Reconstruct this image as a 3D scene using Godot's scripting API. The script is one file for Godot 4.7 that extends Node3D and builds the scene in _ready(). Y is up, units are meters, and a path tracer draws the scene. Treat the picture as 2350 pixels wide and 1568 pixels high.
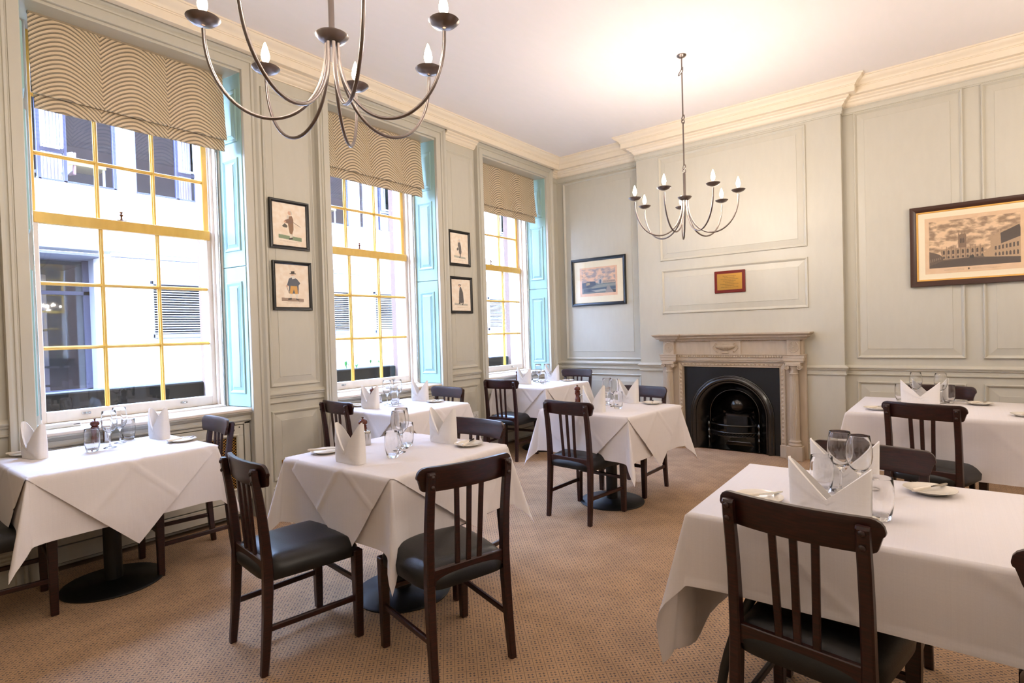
extends Node3D
# A panelled dining room: three sash windows on the left, a fireplace on the far wall,
# seven laid tables. Corner of window wall and far wall is the origin; x runs along the
# far wall, z towards the camera, y up, metres.

var M := {}
var taken := {}
const CEIL := 3.738
const TOP := 0.765
const SKY := 6.5
const EXPOSURE := 1.22
const LAMP := 0.225

# ---------------------------------------------------------------- mesh builder
class MB:
	var st := SurfaceTool.new()
	func _init():
		st.begin(Mesh.PRIMITIVE_TRIANGLES)
	func tri(a: Vector3, b: Vector3, c: Vector3, grp: int = -1):      # counter-clockwise seen from outside
		st.set_smooth_group(grp)
		st.add_vertex(a); st.add_vertex(c); st.add_vertex(b)
	func quad(a: Vector3, b: Vector3, c: Vector3, d: Vector3, grp: int = -1):
		tri(a, b, c, grp); tri(a, c, d, grp)
	func quaduv(p: Array, t: Array, grp: int = -1):
		st.set_smooth_group(grp)
		for k in [0, 2, 1, 0, 3, 2]:
			st.set_uv(t[k]); st.add_vertex(p[k])
	func away(p: Array, o: Vector3):                                  # convex polygon, turned to face away from o
		var n: Vector3 = (p[1] - p[0]).cross(p[2] - p[0])
		var q := p
		if n.dot(p[0] + p[1] + p[2] - o * 3.0) < 0.0:
			q = p.duplicate(); q.reverse()
		for k in range(1, q.size() - 1):
			tri(q[0], q[k], q[k + 1])
	func mesh() -> ArrayMesh:
		st.generate_normals()
		return st.commit()
	func box(c: Vector3, s: Vector3, ch: float = 0.0, b: Basis = Basis.IDENTITY):
		hexa(c, s, s, ch, b)
	# a box whose top (+y) may have another size than its bottom
	func hexa(c: Vector3, s: Vector3, s2: Vector3, ch: float = 0.0, b: Basis = Basis.IDENTITY, lean: Vector3 = Vector3.ZERO):
		var vx := []; var vy := []; var vz := []
		for i in 8:
			var sg := Vector3(1.0 if i & 1 else -1.0, 1.0 if i & 2 else -1.0, 1.0 if i & 4 else -1.0)
			var h := (s2 if i & 2 else s) * 0.5
			h.y = s.y * 0.5
			var k := minf(ch, minf(h.x, minf(h.y, h.z)) * 0.8)
			var off := lean if i & 2 else Vector3.ZERO
			vx.append(c + b * (off + Vector3(sg.x * h.x, sg.y * (h.y - k), sg.z * (h.z - k))))
			vy.append(c + b * (off + Vector3(sg.x * (h.x - k), sg.y * h.y, sg.z * (h.z - k))))
			vz.append(c + b * (off + Vector3(sg.x * (h.x - k), sg.y * (h.y - k), sg.z * h.z)))
		var o := c + b * (lean * 0.5)
		away([vx[0], vx[2], vx[6], vx[4]], o); away([vx[1], vx[3], vx[7], vx[5]], o)
		away([vy[0], vy[1], vy[5], vy[4]], o); away([vy[2], vy[3], vy[7], vy[6]], o)
		away([vz[0], vz[1], vz[3], vz[2]], o); away([vz[4], vz[5], vz[7], vz[6]], o)
		if ch <= 0.0: return
		for e in [[0, 1], [2, 3], [4, 5], [6, 7]]: away([vy[e[0]], vy[e[1]], vz[e[1]], vz[e[0]]], o)
		for e in [[0, 2], [1, 3], [4, 6], [5, 7]]: away([vx[e[0]], vx[e[1]], vz[e[1]], vz[e[0]]], o)
		for e in [[0, 4], [1, 5], [2, 6], [3, 7]]: away([vx[e[0]], vx[e[1]], vy[e[1]], vy[e[0]]], o)
		for i in 8: away([vx[i], vy[i], vz[i]], o)
	# flat outline in the xy plane pulled along z, edges rounded off by ch
	func extrude(poly: PackedVector2Array, depth: float, xf: Transform3D, ch: float = 0.0):
		if Geometry2D.is_polygon_clockwise(poly):
			poly = poly.duplicate(); poly.reverse()
		var n := poly.size()
		var ins := PackedVector2Array()
		for i in n:
			var d1 := (poly[i] - poly[(i + n - 1) % n]).normalized()
			var d2 := (poly[(i + 1) % n] - poly[i]).normalized()
			var n1 := Vector2(-d1.y, d1.x); var n2 := Vector2(-d2.y, d2.x)
			ins.append(poly[i] + (n1 + n2) / maxf(0.35, 1.0 + n1.dot(n2)) * ch)
		var h := depth * 0.5
		var idx := Geometry2D.triangulate_polygon(ins)
		for k in range(0, idx.size(), 3):
			var a := ins[idx[k]]; var b := ins[idx[k + 1]]; var c := ins[idx[k + 2]]
			if (b - a).cross(c - a) < 0.0:
				var t := b; b = c; c = t
			tri(xf * Vector3(a.x, a.y, h), xf * Vector3(b.x, b.y, h), xf * Vector3(c.x, c.y, h))
			tri(xf * Vector3(a.x, a.y, -h), xf * Vector3(c.x, c.y, -h), xf * Vector3(b.x, b.y, -h))
		for i in n:
			var j := (i + 1) % n
			var p := poly[i]; var q := poly[j]; var pi := ins[i]; var qi := ins[j]
			quad(xf * Vector3(p.x, p.y, -h + ch), xf * Vector3(q.x, q.y, -h + ch), xf * Vector3(q.x, q.y, h - ch), xf * Vector3(p.x, p.y, h - ch), 3)
			if ch > 0.0:
				quad(xf * Vector3(p.x, p.y, h - ch), xf * Vector3(q.x, q.y, h - ch), xf * Vector3(qi.x, qi.y, h), xf * Vector3(pi.x, pi.y, h), 3)
				quad(xf * Vector3(pi.x, pi.y, -h), xf * Vector3(qi.x, qi.y, -h), xf * Vector3(q.x, q.y, -h + ch), xf * Vector3(p.x, p.y, -h + ch), 3)
	# turned shape: profile of (radius, height) from bottom to top
	func lathe(prof: Array, seg: int, xf: Transform3D = Transform3D.IDENTITY, squash: float = 1.0):
		var grp := 10
		for k in prof.size() - 1:
			var p: Vector2 = prof[k]; var q: Vector2 = prof[k + 1]
			if k > 0:
				var o: Vector2 = prof[k - 1]
				if absf((p - o).angle_to(q - p)) > 0.75: grp += 1
			for s in seg:
				var a := TAU * s / seg; var b := TAU * (s + 1) / seg
				var ca := Vector3(cos(a), 0, -sin(a) * squash); var cb := Vector3(cos(b), 0, -sin(b) * squash)
				var up := Vector3.UP
				if p.x > 0.00001: tri(xf * (ca * p.x + up * p.y), xf * (cb * p.x + up * p.y), xf * (cb * q.x + up * q.y), grp)
				if q.x > 0.00001: tri(xf * (ca * p.x + up * p.y), xf * (cb * q.x + up * q.y), xf * (ca * q.x + up * q.y), grp)
	# round bar along points
	func tube(pts: Array, rad, sides: int = 8, caps: bool = true, closed: bool = false):
		var n := pts.size()
		var rings := []
		var ref := Vector3.UP
		var d0: Vector3 = (pts[1] - pts[0]).normalized()
		if absf(d0.dot(ref)) > 0.9: ref = Vector3.RIGHT
		var u := (ref - d0 * ref.dot(d0)).normalized()
		for i in n:
			var a: Vector3 = pts[(i + n - 1) % n] if closed else pts[maxi(i - 1, 0)]
			var b: Vector3 = pts[(i + 1) % n] if closed else pts[mini(i + 1, n - 1)]
			var d := (b - a).normalized()
			u = (u - d * u.dot(d)).normalized()
			var w := d.cross(u)
			var r: float = rad[i] if rad is Array else rad
			var ring := []
			for s in sides:
				var t := TAU * s / sides
				ring.append(pts[i] + (u * cos(t) + w * sin(t)) * r)
			rings.append(ring)
		for i in (n if closed else n - 1):
			for s in sides:
				var e := (s + 1) % sides; var j := (i + 1) % n
				quad(rings[i][s], rings[i][e], rings[j][e], rings[j][s], 5)
		if caps and not closed:
			for s in range(1, sides - 1):
				tri(rings[0][0], rings[0][s + 1], rings[0][s], 6)
				tri(rings[n - 1][0], rings[n - 1][s], rings[n - 1][s + 1], 7)
	# moulding: profile of (out, up) swept along a path with mitred corners; out = direction x up
	func run(path: Array, closed: bool, up: Vector3, prof: Array, cap: bool = false):
		var n := path.size()
		var dirs := []
		for i in (n if closed else n - 1):
			dirs.append((path[(i + 1) % n] - path[i]).normalized().cross(up))
		var m := []
		for i in n:
			if not closed and i == 0: m.append(dirs[0])
			elif not closed and i == n - 1: m.append(dirs[n - 2])
			else:
				var a: Vector3 = dirs[(i + n - 1) % n]; var b: Vector3 = dirs[i % dirs.size()]
				m.append((a + b) / (1.0 + a.dot(b)))
		for i in (n if closed else n - 1):
			var j := (i + 1) % n
			var grp := 20 + i * 40
			for k in prof.size() - 1:
				var p: Vector2 = prof[k]; var q: Vector2 = prof[k + 1]
				if k > 0:
					var o: Vector2 = prof[k - 1]
					if absf((p - o).angle_to(q - p)) > 0.6: grp += 1
				quad(path[i] + m[i] * p.x + up * p.y, path[j] + m[j] * p.x + up * p.y, path[j] + m[j] * q.x + up * q.y, path[i] + m[i] * q.x + up * q.y, grp)
		if cap and not closed:
			var poly := PackedVector2Array(prof)
			poly.append(Vector2(0, prof[-1].y)); poly.append(Vector2(0, prof[0].y))
			for e in [0, n - 1]:
				var idx := Geometry2D.triangulate_polygon(poly)
				for k in range(0, idx.size(), 3):
					var t := []
					for z in 3: t.append(path[e] + m[e] * poly[idx[k + z]].x + up * poly[idx[k + z]].y)
					tri(t[0], t[1], t[2]); 

# ---------------------------------------------------------------- things and parts
func numbered(called: String) -> String:
	var k: int = taken.get(called, 0)
	taken[called] = k + 1
	return called if k == 0 else "%s_%03d" % [called, k]

func tag(o: Node, label: String, category: String, group: String = "", kind: String = ""):
	if label: o.set_meta("label", label)
	if category: o.set_meta("category", category)
	if group: o.set_meta("group", group)
	if kind: o.set_meta("kind", kind)

func thing(called: String, label: String, category: String, at: Vector3 = Vector3.ZERO, turn: float = 0.0, group: String = "", kind: String = "") -> Node3D:
	var o := Node3D.new()
	o.name = numbered(called)
	add_child(o)
	o.position = at; o.rotation.y = turn
	tag(o, label, category, group, kind)
	return o

func part(parent: Node, called: String, shape, material: Material, label: String = "") -> MeshInstance3D:
	var o := MeshInstance3D.new()
	o.mesh = shape.mesh() if shape is MB else shape
	o.material_override = material
	o.name = called
	parent.add_child(o, true)
	if label: o.set_meta("label", label)
	return o

func solo(called: String, shape, material: Material, label: String, category: String, group: String = "", kind: String = "") -> MeshInstance3D:
	var o := MeshInstance3D.new()
	o.mesh = shape.mesh() if shape is MB else shape
	o.material_override = material
	o.name = numbered(called)
	add_child(o)
	tag(o, label, category, group, kind)
	return o

func copy(src: Node3D, label: String, at: Vector3, turn: float, group: String = "") -> Node3D:
	var o: Node3D = src.duplicate()
	var base := String(src.name)
	o.name = numbered(base)
	add_child(o)
	o.position = at; o.rotation = Vector3(0, turn, 0)
	o.set_meta("label", label)
	if group: o.set_meta("group", group)
	return o

# ---------------------------------------------------------------- materials
func mat(called: String, c: Color, rough: float = 0.6, metal: float = 0.0, spec: float = 0.5) -> StandardMaterial3D:
	var m := StandardMaterial3D.new()
	m.albedo_color = c; m.roughness = rough; m.metallic = metal; m.metallic_specular = spec
	M[called] = m
	return m

func img_tex(img: Image) -> ImageTexture:
	img.generate_mipmaps()
	return ImageTexture.create_from_image(img)

# patchy noise between two colours; stretch squeezes the noise along x or y
func noise_img(w: int, h: int, a: Color, b: Color, freq: float, sx: float, sy: float, sd: int, fine: float = 0.0) -> Image:
	var n := FastNoiseLite.new()
	n.seed = sd; n.frequency = freq; n.fractal_octaves = 4
	var rng := RandomNumberGenerator.new(); rng.seed = sd
	var im := Image.create(w, h, false, Image.FORMAT_RGB8)
	for y in h:
		for x in w:
			# wrap by cross-fading the borders
			var fx := clampf((x - w * 0.8) / (w * 0.2), 0, 1); var fy := clampf((y - h * 0.8) / (h * 0.2), 0, 1)
			var v := n.get_noise_2d(x * sx, y * sy)
			if fx > 0: v = lerpf(v, n.get_noise_2d((x - w) * sx, y * sy), fx)
			if fy > 0: v = lerpf(v, n.get_noise_2d(x * sx, (y - h) * sy), fy)
			v = clampf(v * 1.3 + 0.5 + rng.randf_range(-fine, fine), 0, 1)
			im.set_pixel(x, y, a.lerp(b, v))
	return im

func relief(m: StandardMaterial3D, img: Image, strength: float):
	var nm: Image = img.duplicate()
	nm.bump_map_to_normal_map(strength)
	m.normal_enabled = true
	m.normal_texture = img_tex(nm)
	m.normal_scale = 1.0

func paint(called: String, c: Color, rough: float, sd: int, amount: float = 0.035) -> StandardMaterial3D:
	# brushed oil paint: faint streaks and patches of its own colour
	var m := mat(called, Color.WHITE, rough)
	var im := noise_img(128, 256, c.darkened(amount), c.lightened(amount * 0.8), 0.05, 2.0, 0.25, sd, 0.10)
	m.albedo_texture = img_tex(im)
	m.uv1_triplanar = true
	m.uv1_world_triplanar = true
	m.uv1_scale = Vector3(1.1, 1.1, 1.1)
	return m

func make_materials():
	paint("wall", Color(0.765, 0.745, 0.685), 0.42, 3, 0.008)
	paint("shutter", Color(0.60, 0.735, 0.715), 0.45, 5, 0.01)  # same paint as the wall, with the daylight aqua put into the colour
	paint("cornice", Color(0.93, 0.875, 0.785), 0.55, 7, 0.01)
	paint("ceiling", Color(0.935, 0.91, 0.90), 0.9, 9, 0.004)
	paint("stone", Color(0.735, 0.665, 0.575), 0.5, 11, 0.03)
	paint("cream", Color(0.88, 0.83, 0.77), 0.4, 13, 0.02)
	paint("ochre", Color(0.85, 0.66, 0.27), 0.4, 15, 0.03)  # yellow of the bars seen against daylight, put into the paint colour
	mat("iron", Color(0.02, 0.02, 0.022), 0.2, 0.0, 0.8)
	mat("iron_plate", Color(0.016, 0.017, 0.022), 0.42)
	mat("tile_black", Color(0.03, 0.03, 0.033), 0.5)
	mat("pewter", Color(0.50, 0.46, 0.44), 0.30, 0.95)
	mat("brass", Color(0.80, 0.60, 0.30), 0.28, 1.0)
	mat("steel", Color(0.80, 0.79, 0.77), 0.16, 1.0)
	mat("bronze", Color(0.40, 0.27, 0.17), 0.35, 0.9)
	mat("black_plastic", Color(0.02, 0.02, 0.02), 0.4)
	mat("white_plastic", Color(0.88, 0.87, 0.85), 0.35)
	mat("gap_shade", Color(0.008, 0.007, 0.006), 0.9)  # near-black in place of the shade in openings and pin holes
	mat("base_black", Color(0.010, 0.010, 0.012), 0.5)
	mat("leg_grey", Color(0.13, 0.145, 0.15), 0.45)
	mat("frame_black", Color(0.055, 0.042, 0.040), 0.3)
	mat("frame_brown", Color(0.24, 0.13, 0.08), 0.35)
	mat("gilt", Color(0.86, 0.66, 0.33), 0.4, 0.35)
	mat("mount", Color(0.93, 0.88, 0.76), 0.9)
	mat("china", Color(0.90, 0.87, 0.82), 0.12)
	mat("ivory", Color(0.92, 0.88, 0.82), 0.3)
	mat("crate_dark", Color(0.10, 0.085, 0.06), 1.0, 0.0, 0.1)
	mat("leaf", Color(0.16, 0.42, 0.13), 0.5)
	M.leaf.backlight_enabled = true; M.leaf.backlight = Color(0.1, 0.25, 0.05)
	mat("soil", Color(0.07, 0.055, 0.04), 1.0)
	# candle bulbs
	var b := mat("bulb", Color(1, 0.95, 0.85), 0.3)
	b.emission_enabled = true; b.emission = Color(1.0, 0.93, 0.82); b.emission_energy_multiplier = 25.0
	# dark stained wood
	var w := mat("wood", Color.WHITE, 0.36)
	w.albedo_texture = img_tex(noise_img(256, 256, Color(0.105, 0.030, 0.024), Color(0.215, 0.072, 0.050), 0.045, 0.35, 3.0, 21, 0.08))
	w.uv1_triplanar = true; w.uv1_scale = Vector3(3.2, 3.2, 3.2)
	w.clearcoat_enabled = true; w.clearcoat = 0.1; w.clearcoat_roughness = 0.3
	var wm := mat("mill_wood", Color.WHITE, 0.25)
	wm.albedo_texture = img_tex(noise_img(64, 64, Color(0.26, 0.09, 0.055), Color(0.42, 0.17, 0.09), 0.06, 3.0, 0.4, 23, 0.05))
	wm.uv1_triplanar = true; wm.uv1_scale = Vector3(12, 12, 12)
	mat("plaque_wood", Color(0.42, 0.10, 0.075), 0.25)
	# seat leather
	var le := mat("leather", Color(0.022, 0.021, 0.023), 0.36)
	var li := noise_img(128, 128, Color(0.35, 0.35, 0.35), Color(0.65, 0.65, 0.65), 0.13, 1.0, 1.0, 31, 0.05)
	relief(le, li, 2.0); le.normal_scale = 0.25
	le.uv1_triplanar = true; le.uv1_scale = Vector3(8, 8, 8)
	# table linen
	for e in [["linen", Color(0.905, 0.882, 0.880), 41], ["napkin", Color(0.93, 0.915, 0.905), 43]]:
		var l := mat(e[0], Color.WHITE, 0.82)
		var lc: Color = e[1]
		l.albedo_texture = img_tex(weave_img(128, lc, e[2]))
		l.uv1_triplanar = true; l.uv1_scale = Vector3(6, 6, 6)
		l.rim_enabled = true; l.rim = 0.15; l.rim_tint = 0.5
	# glassware and panes
	var gl := mat("glass", Color(1, 1, 1, 0.0), 0.0)
	gl.transparency = BaseMaterial3D.TRANSPARENCY_ALPHA
	gl.refraction_enabled = true; gl.refraction_scale = 0.05
	var pn := mat("pane", Color(0.5, 0.55, 0.6, 0.012), 0.02)
	pn.transparency = BaseMaterial3D.TRANSPARENCY_ALPHA
	var pg := mat("picture_glass", Color(1, 1, 1, 0.03), 0.02, 0.0, 0.35)
	pg.transparency = BaseMaterial3D.TRANSPARENCY_ALPHA
	# outside
	var rd := mat("render_white", Color.WHITE, 0.85)
	rd.albedo_texture = img_tex(noise_img(256, 256, Color(0.82, 0.81, 0.80), Color(0.93, 0.92, 0.91), 0.06, 0.3, 2.4, 51, 0.12))
	rd.uv1_triplanar = true; rd.uv1_world_triplanar = true; rd.uv1_scale = Vector3(0.55, 0.55, 0.55)
	mat("spandrel", Color(0.92, 0.92, 0.91), 0.6)
	mat("far_frame", Color(0.24, 0.24, 0.30), 0.4)
	mat("far_white", Color(0.88, 0.88, 0.88), 0.5)
	mat("far_dark", Color(0.09, 0.11, 0.11), 0.8)
	mat("far_room", Color(0.30, 0.31, 0.34), 0.9)
	mat("far_inside", Color(0.16, 0.19, 0.18), 0.9)
	mat("far_grey", Color(0.45, 0.45, 0.48), 0.6)
	mat("curtain", Color(0.85, 0.84, 0.88), 0.9)
	mat("pale_yellow", Color(0.82, 0.74, 0.45), 0.5)
	mat("pink_cloth", Color(0.85, 0.68, 0.66), 0.9)
	mat("dark_brick", Color(0.34, 0.25, 0.20), 0.95)
	mat("asphalt", Color(0.25, 0.25, 0.26), 0.95)
	var fg := mat("far_glass", Color(0.35, 0.38, 0.44, 0.02), 0.03)
	fg.transparency = BaseMaterial3D.TRANSPARENCY_ALPHA
	make_carpet()
	make_blind_cloth()

func weave_img(n: int, c: Color, sd: int) -> Image:
	var rng := RandomNumberGenerator.new(); rng.seed = sd
	var rows := []; var cols := []
	for i in n: rows.append(rng.randf_range(-1, 1)); cols.append(rng.randf_range(-1, 1))
	var im := Image.create(n, n, false, Image.FORMAT_RGB8)
	for y in n:
		for x in n:
			var v: float = (rows[y] + cols[x]) * 0.005 + rng.randf_range(-0.008, 0.008)
			im.set_pixel(x, y, Color(c.r + v, c.g + v, c.b + v))
	return im

func make_carpet():
	# woven lattice of thin blue-grey lines with four small stars in every square, on sandy wool
	var cell := 64; var n := cell * 8
	var rng := RandomNumberGenerator.new(); rng.seed = 77
	var nz := FastNoiseLite.new(); nz.seed = 5; nz.frequency = 0.01; nz.fractal_octaves = 3
	var im := Image.create(n, n, false, Image.FORMAT_RGB8)
	var base := Color(0.735, 0.60, 0.465); var dark := Color(0.27, 0.28, 0.32)
	for y in n:
		for x in n:
			var cx := float(x % cell) / cell; var cy := float(y % cell) / cell
			var d := 0.0
			if absf(cx - 0.03) < 0.030 or absf(cy - 0.03) < 0.030: d = 0.62
			for s in [Vector2(0.36, 0.36), Vector2(0.70, 0.36), Vector2(0.36, 0.70), Vector2(0.70, 0.70)]:
				var q: Vector2 = Vector2(cx, cy) - s
				var r := q.length(); var a := q.angle()
				if r < 0.090 + 0.040 * cos(4.0 * a + 0.6): d = 0.85
			d *= rng.randf_range(0.7, 1.0)
			var tuft := rng.randf_range(-0.055, 0.055)
			var c := base.lerp(dark, d)
			im.set_pixel(x, y, Color(c.r + tuft, c.g + tuft, c.b + tuft))
	var m := mat("carpet", Color.WHITE, 1.0, 0.0, 0.1)
	m.albedo_texture = img_tex(im)
	relief(m, im, 3.0); m.normal_scale = 0.5
	# broad wear, a second pattern over the first
	var wear := noise_img(256, 256, Color(0.93, 0.93, 0.94), Color(1, 1, 1), 0.05, 1.0, 1.0, 88, 0.02)
	m.detail_enabled = true
	m.detail_blend_mode = BaseMaterial3D.BLEND_MODE_MUL
	m.detail_albedo = img_tex(wear)
	m.detail_uv_layer = BaseMaterial3D.DETAIL_UV_2
	mat("carpet_edge", Color(0.55, 0.43, 0.32), 1.0)

func make_blind_cloth():
	# fans of raised cord lines, columns of arches meeting in points
	var w := 384; var h := 384
	var im := Image.create(w, h, false, Image.FORMAT_RGB8)
	var hm := Image.create(w, h, false, Image.FORMAT_RGB8)
	var rng := RandomNumberGenerator.new(); rng.seed = 12
	var nz := FastNoiseLite.new(); nz.seed = 2; nz.frequency = 0.013
	for y in h:
		for x in w:
			var u := (float(x) / w - 0.5) * 2.0
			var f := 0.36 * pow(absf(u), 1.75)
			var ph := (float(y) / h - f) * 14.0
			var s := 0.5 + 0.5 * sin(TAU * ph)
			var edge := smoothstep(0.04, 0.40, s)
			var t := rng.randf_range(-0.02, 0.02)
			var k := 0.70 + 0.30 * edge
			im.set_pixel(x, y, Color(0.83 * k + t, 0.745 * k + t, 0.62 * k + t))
			hm.set_pixel(x, y, Color(edge, edge, edge))
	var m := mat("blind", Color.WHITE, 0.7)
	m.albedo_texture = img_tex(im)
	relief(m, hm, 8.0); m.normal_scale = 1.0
	m.rim_enabled = true; m.rim = 0.2; m.rim_tint = 0.7
	mat("blind_back", Color(0.62, 0.56, 0.47), 0.9)

# ---------------------------------------------------------------- scene
func _ready():
	# camera
	var cam := Camera3D.new()
	cam.name = "camera"
	cam.fov = 63.32; cam.near = 0.05; cam.far = 200.0
	cam.position = Vector3(4.3134, 1.4, 6.5548)
	cam.basis = Basis(Vector3.UP, 0.6695) * Basis(Vector3.RIGHT, -0.0174) * Basis(Vector3(0, 0, 1), -0.0288)
	add_child(cam); cam.current = true
	# sky and exposure
	var env := Environment.new()
	env.background_mode = Environment.BG_SKY
	var sky := Sky.new(); var sm := ProceduralSkyMaterial.new()
	sm.sky_top_color = Color(0.66, 0.78, 1.0); sm.sky_horizon_color = Color(0.82, 0.89, 1.0)
	sm.ground_bottom_color = Color(0.35, 0.36, 0.38); sm.ground_horizon_color = Color(0.6, 0.62, 0.65)
	sm.sky_energy_multiplier = SKY; sm.ground_energy_multiplier = SKY * 0.5
	sky.sky_material = sm; env.sky = sky
	env.tonemap_mode = Environment.TONE_MAPPER_LINEAR
	env.tonemap_exposure = EXPOSURE
	env.sdfgi_enabled = true; env.ssao_enabled = true; env.ssil_enabled = true
	var we := WorldEnvironment.new(); we.environment = env; we.name = "world"
	add_child(we)
	make_materials()
	mat("bronze_dark", Color(0.16, 0.10, 0.05), 0.6)
	build_shell()
	for i in 3: build_window(i)
	build_fireplace()
	build_chandeliers()
	build_tables()
	build_chairs()
	build_pictures()
	lay_tables()
	build_small()
	build_outside()

# ---------------------------------------------------------------- the room
const WZ := [5.08, 3.01, 0.945]          # window centres along z
const HALF := 0.655                      # half width of an opening
const ARCH := 0.125                      # architrave width
const RW := 0.11                         # right part of the far wall
const BR := 0.20                         # chimney breast
const BX0 := 1.31
const BX1 := 3.489
const RX := 8.4
const RZ := 8.7

func wall_panel(parent: Node, called: String, c: Vector3, u: Vector3, v: Vector3, w: float, h: float, mt: Material, bevel: float = 0.055, deep: float = 0.016) -> Node:
	# a raised and fielded panel inside a moulded frame, standing on the wall face
	var n := u.cross(v)
	var b := MB.new()
	var hw := w * 0.5; var hh := h * 0.5
	var loop := [c - u * hw - v * hh, c + u * hw - v * hh, c + u * hw + v * hh, c - u * hw + v * hh]
	b.run(loop, true, n, [Vector2(0.0, 0), Vector2(-0.003, deep * 0.8), Vector2(-0.008, deep), Vector2(-0.015, deep * 0.9), Vector2(-0.021, deep * 0.45), Vector2(-0.027, deep * 0.3), Vector2(-0.030, 0.001)])
	var p := []; var q := []; var f := []
	for s in [Vector2(-1, -1), Vector2(1, -1), Vector2(1, 1), Vector2(-1, 1)]:
		p.append(c + u * s.x * (hw - 0.030) + v * s.y * (hh - 0.030) + n * 0.001)
		q.append(c + u * s.x * (hw - 0.030 - bevel) + v * s.y * (hh - 0.030 - bevel) + n * 0.009)
		f.append(c + u * s.x * (hw - 0.032 - bevel) + v * s.y * (hh - 0.032 - bevel) + n * 0.0125)
	for i in 4:
		var j := (i + 1) % 4
		b.quad(p[i], p[j], q[j], q[i]); b.quad(q[i], q[j], f[j], f[i])
	b.quad(f[0], f[1], f[2], f[3])
	return part(parent, called, b, mt)

func build_shell():
	# floor
	var fl := MB.new()
	var q := [Vector3(-0.03, 0, RZ), Vector3(RX, 0, RZ), Vector3(RX, 0, -0.3), Vector3(-0.03, 0, -0.3)]
	var uv := []
	var k := 1.0 / (0.047 * 8.0)
	for p in q: uv.append(Vector2((p.x + p.z) * 0.70711 * k, (p.x - p.z) * 0.70711 * k))
	fl.st.set_smooth_group(-1)
	for i in [0, 2, 1, 0, 3, 2]:
		fl.st.set_uv(uv[i]); fl.st.set_uv2(Vector2(q[i].x, q[i].z) * 0.31); fl.st.add_vertex(q[i])
	fl.st.generate_normals(); fl.st.generate_tangents()
	var floor_root := thing("floor", "sandy carpet with a small blue-grey lattice and star pattern", "floor", Vector3.ZERO, 0, "", "structure")
	part(floor_root, "carpet", fl.st.commit(), M.carpet)
	var sub := MB.new()
	sub.box(Vector3(RX * 0.5 - 0.2, -0.12, RZ * 0.5 - 0.2), Vector3(RX + 1.0, 0.22, RZ + 1.2))
	part(floor_root, "floorboards", sub, M.carpet_edge)
	# ceiling
	var ce := MB.new()
	ce.box(Vector3(RX * 0.5, CEIL + 0.15, RZ * 0.5 - 0.2), Vector3(RX + 1.4, 0.3, RZ + 1.4))
	tag(solo("ceiling", ce, M.ceiling, "", ""), "plain off-white plaster ceiling", "ceiling", "", "structure")
	# window wall: piers, strips above and below the openings
	var wl := thing("wall_left", "sage painted panelled wall between the sash windows", "wall", Vector3.ZERO, 0, "", "structure")
	var b := MB.new()
	var zs := [-0.4]
	for i in [2, 1, 0]: zs.append(WZ[i] - HALF); zs.append(WZ[i] + HALF)
	zs.append(RZ + 0.3)
	for i in range(0, zs.size(), 2):
		b.box(Vector3(-0.30, CEIL * 0.5, (zs[i] + zs[i + 1]) * 0.5), Vector3(0.60, CEIL, zs[i + 1] - zs[i]))
	for z in WZ:
		b.box(Vector3(-0.30, (3.495 + CEIL) * 0.5, z), Vector3(0.60, CEIL - 3.495, HALF * 2))
		b.box(Vector3(-0.36, 0.42, z), Vector3(0.48, 0.84, HALF * 2))
	part(wl, "plaster", b, M.wall)
	for e in [[4.285, 3.805], [2.215, 1.74]]:
		var zc: float = (e[0] + e[1]) * 0.5; var w: float = absf(e[0] - e[1]) - 0.035
		wall_panel(wl, "panel", Vector3(0, 2.215, zc), Vector3(0, 0, -1), Vector3.UP, w, 2.42, M.wall, 0.05)
		wall_panel(wl, "panel", Vector3(0, 0.525, zc), Vector3(0, 0, -1), Vector3.UP, w, 0.57, M.wall, 0.05)
	wall_panel(wl, "panel", Vector3(0, 2.215, 6.25), Vector3(0, 0, -1), Vector3.UP, 0.6, 2.42, M.wall, 0.05)
	wall_panel(wl, "panel", Vector3(0, 0.525, 6.25), Vector3(0, 0, -1), Vector3.UP, 0.6, 0.57, M.wall, 0.05)
	# far wall with the hollow for the grate
	var wb := thing("wall_back", "sage painted panelled far wall with the chimney breast", "wall", Vector3.ZERO, 0, "", "structure")
	b = MB.new()
	var fx0 := 1.86; var fx1 := 2.89; var fy := 0.945
	b.box(Vector3((fx0 - 0.6) * 0.5, CEIL * 0.5, -0.2), Vector3(fx0 + 0.6, CEIL, 0.4))
	b.box(Vector3((fx1 + RX + 0.3) * 0.5, CEIL * 0.5, -0.2), Vector3(RX + 0.3 - fx1, CEIL, 0.4))
	b.box(Vector3((fx0 + fx1) * 0.5, (fy + CEIL) * 0.5, -0.2), Vector3(fx1 - fx0, CEIL - fy, 0.4))
	b.box(Vector3((fx0 + fx1) * 0.5, fy * 0.5, -0.36), Vector3(fx1 - fx0, fy, 0.1))
	b.box(Vector3((BX0 + fx0) * 0.5, CEIL * 0.5, BR * 0.5), Vector3(fx0 - BX0, CEIL, BR))
	b.box(Vector3((fx1 + BX1) * 0.5, CEIL * 0.5, BR * 0.5), Vector3(BX1 - fx1, CEIL, BR))
	b.box(Vector3((fx0 + fx1) * 0.5, (fy + CEIL) * 0.5, BR * 0.5), Vector3(fx1 - fx0, CEIL - fy, BR))
	b.box(Vector3((BX1 + RX) * 0.5, CEIL * 0.5, RW * 0.5), Vector3(RX - BX1, CEIL, RW))
	part(wb, "plaster", b, M.wall)
	var R := Vector3.RIGHT; var U := Vector3.UP
	wall_panel(wb, "panel", Vector3(0.675, 2.215, 0), R, U, 1.13, 2.44, M.wall, 0.075, 0.022)
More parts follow.
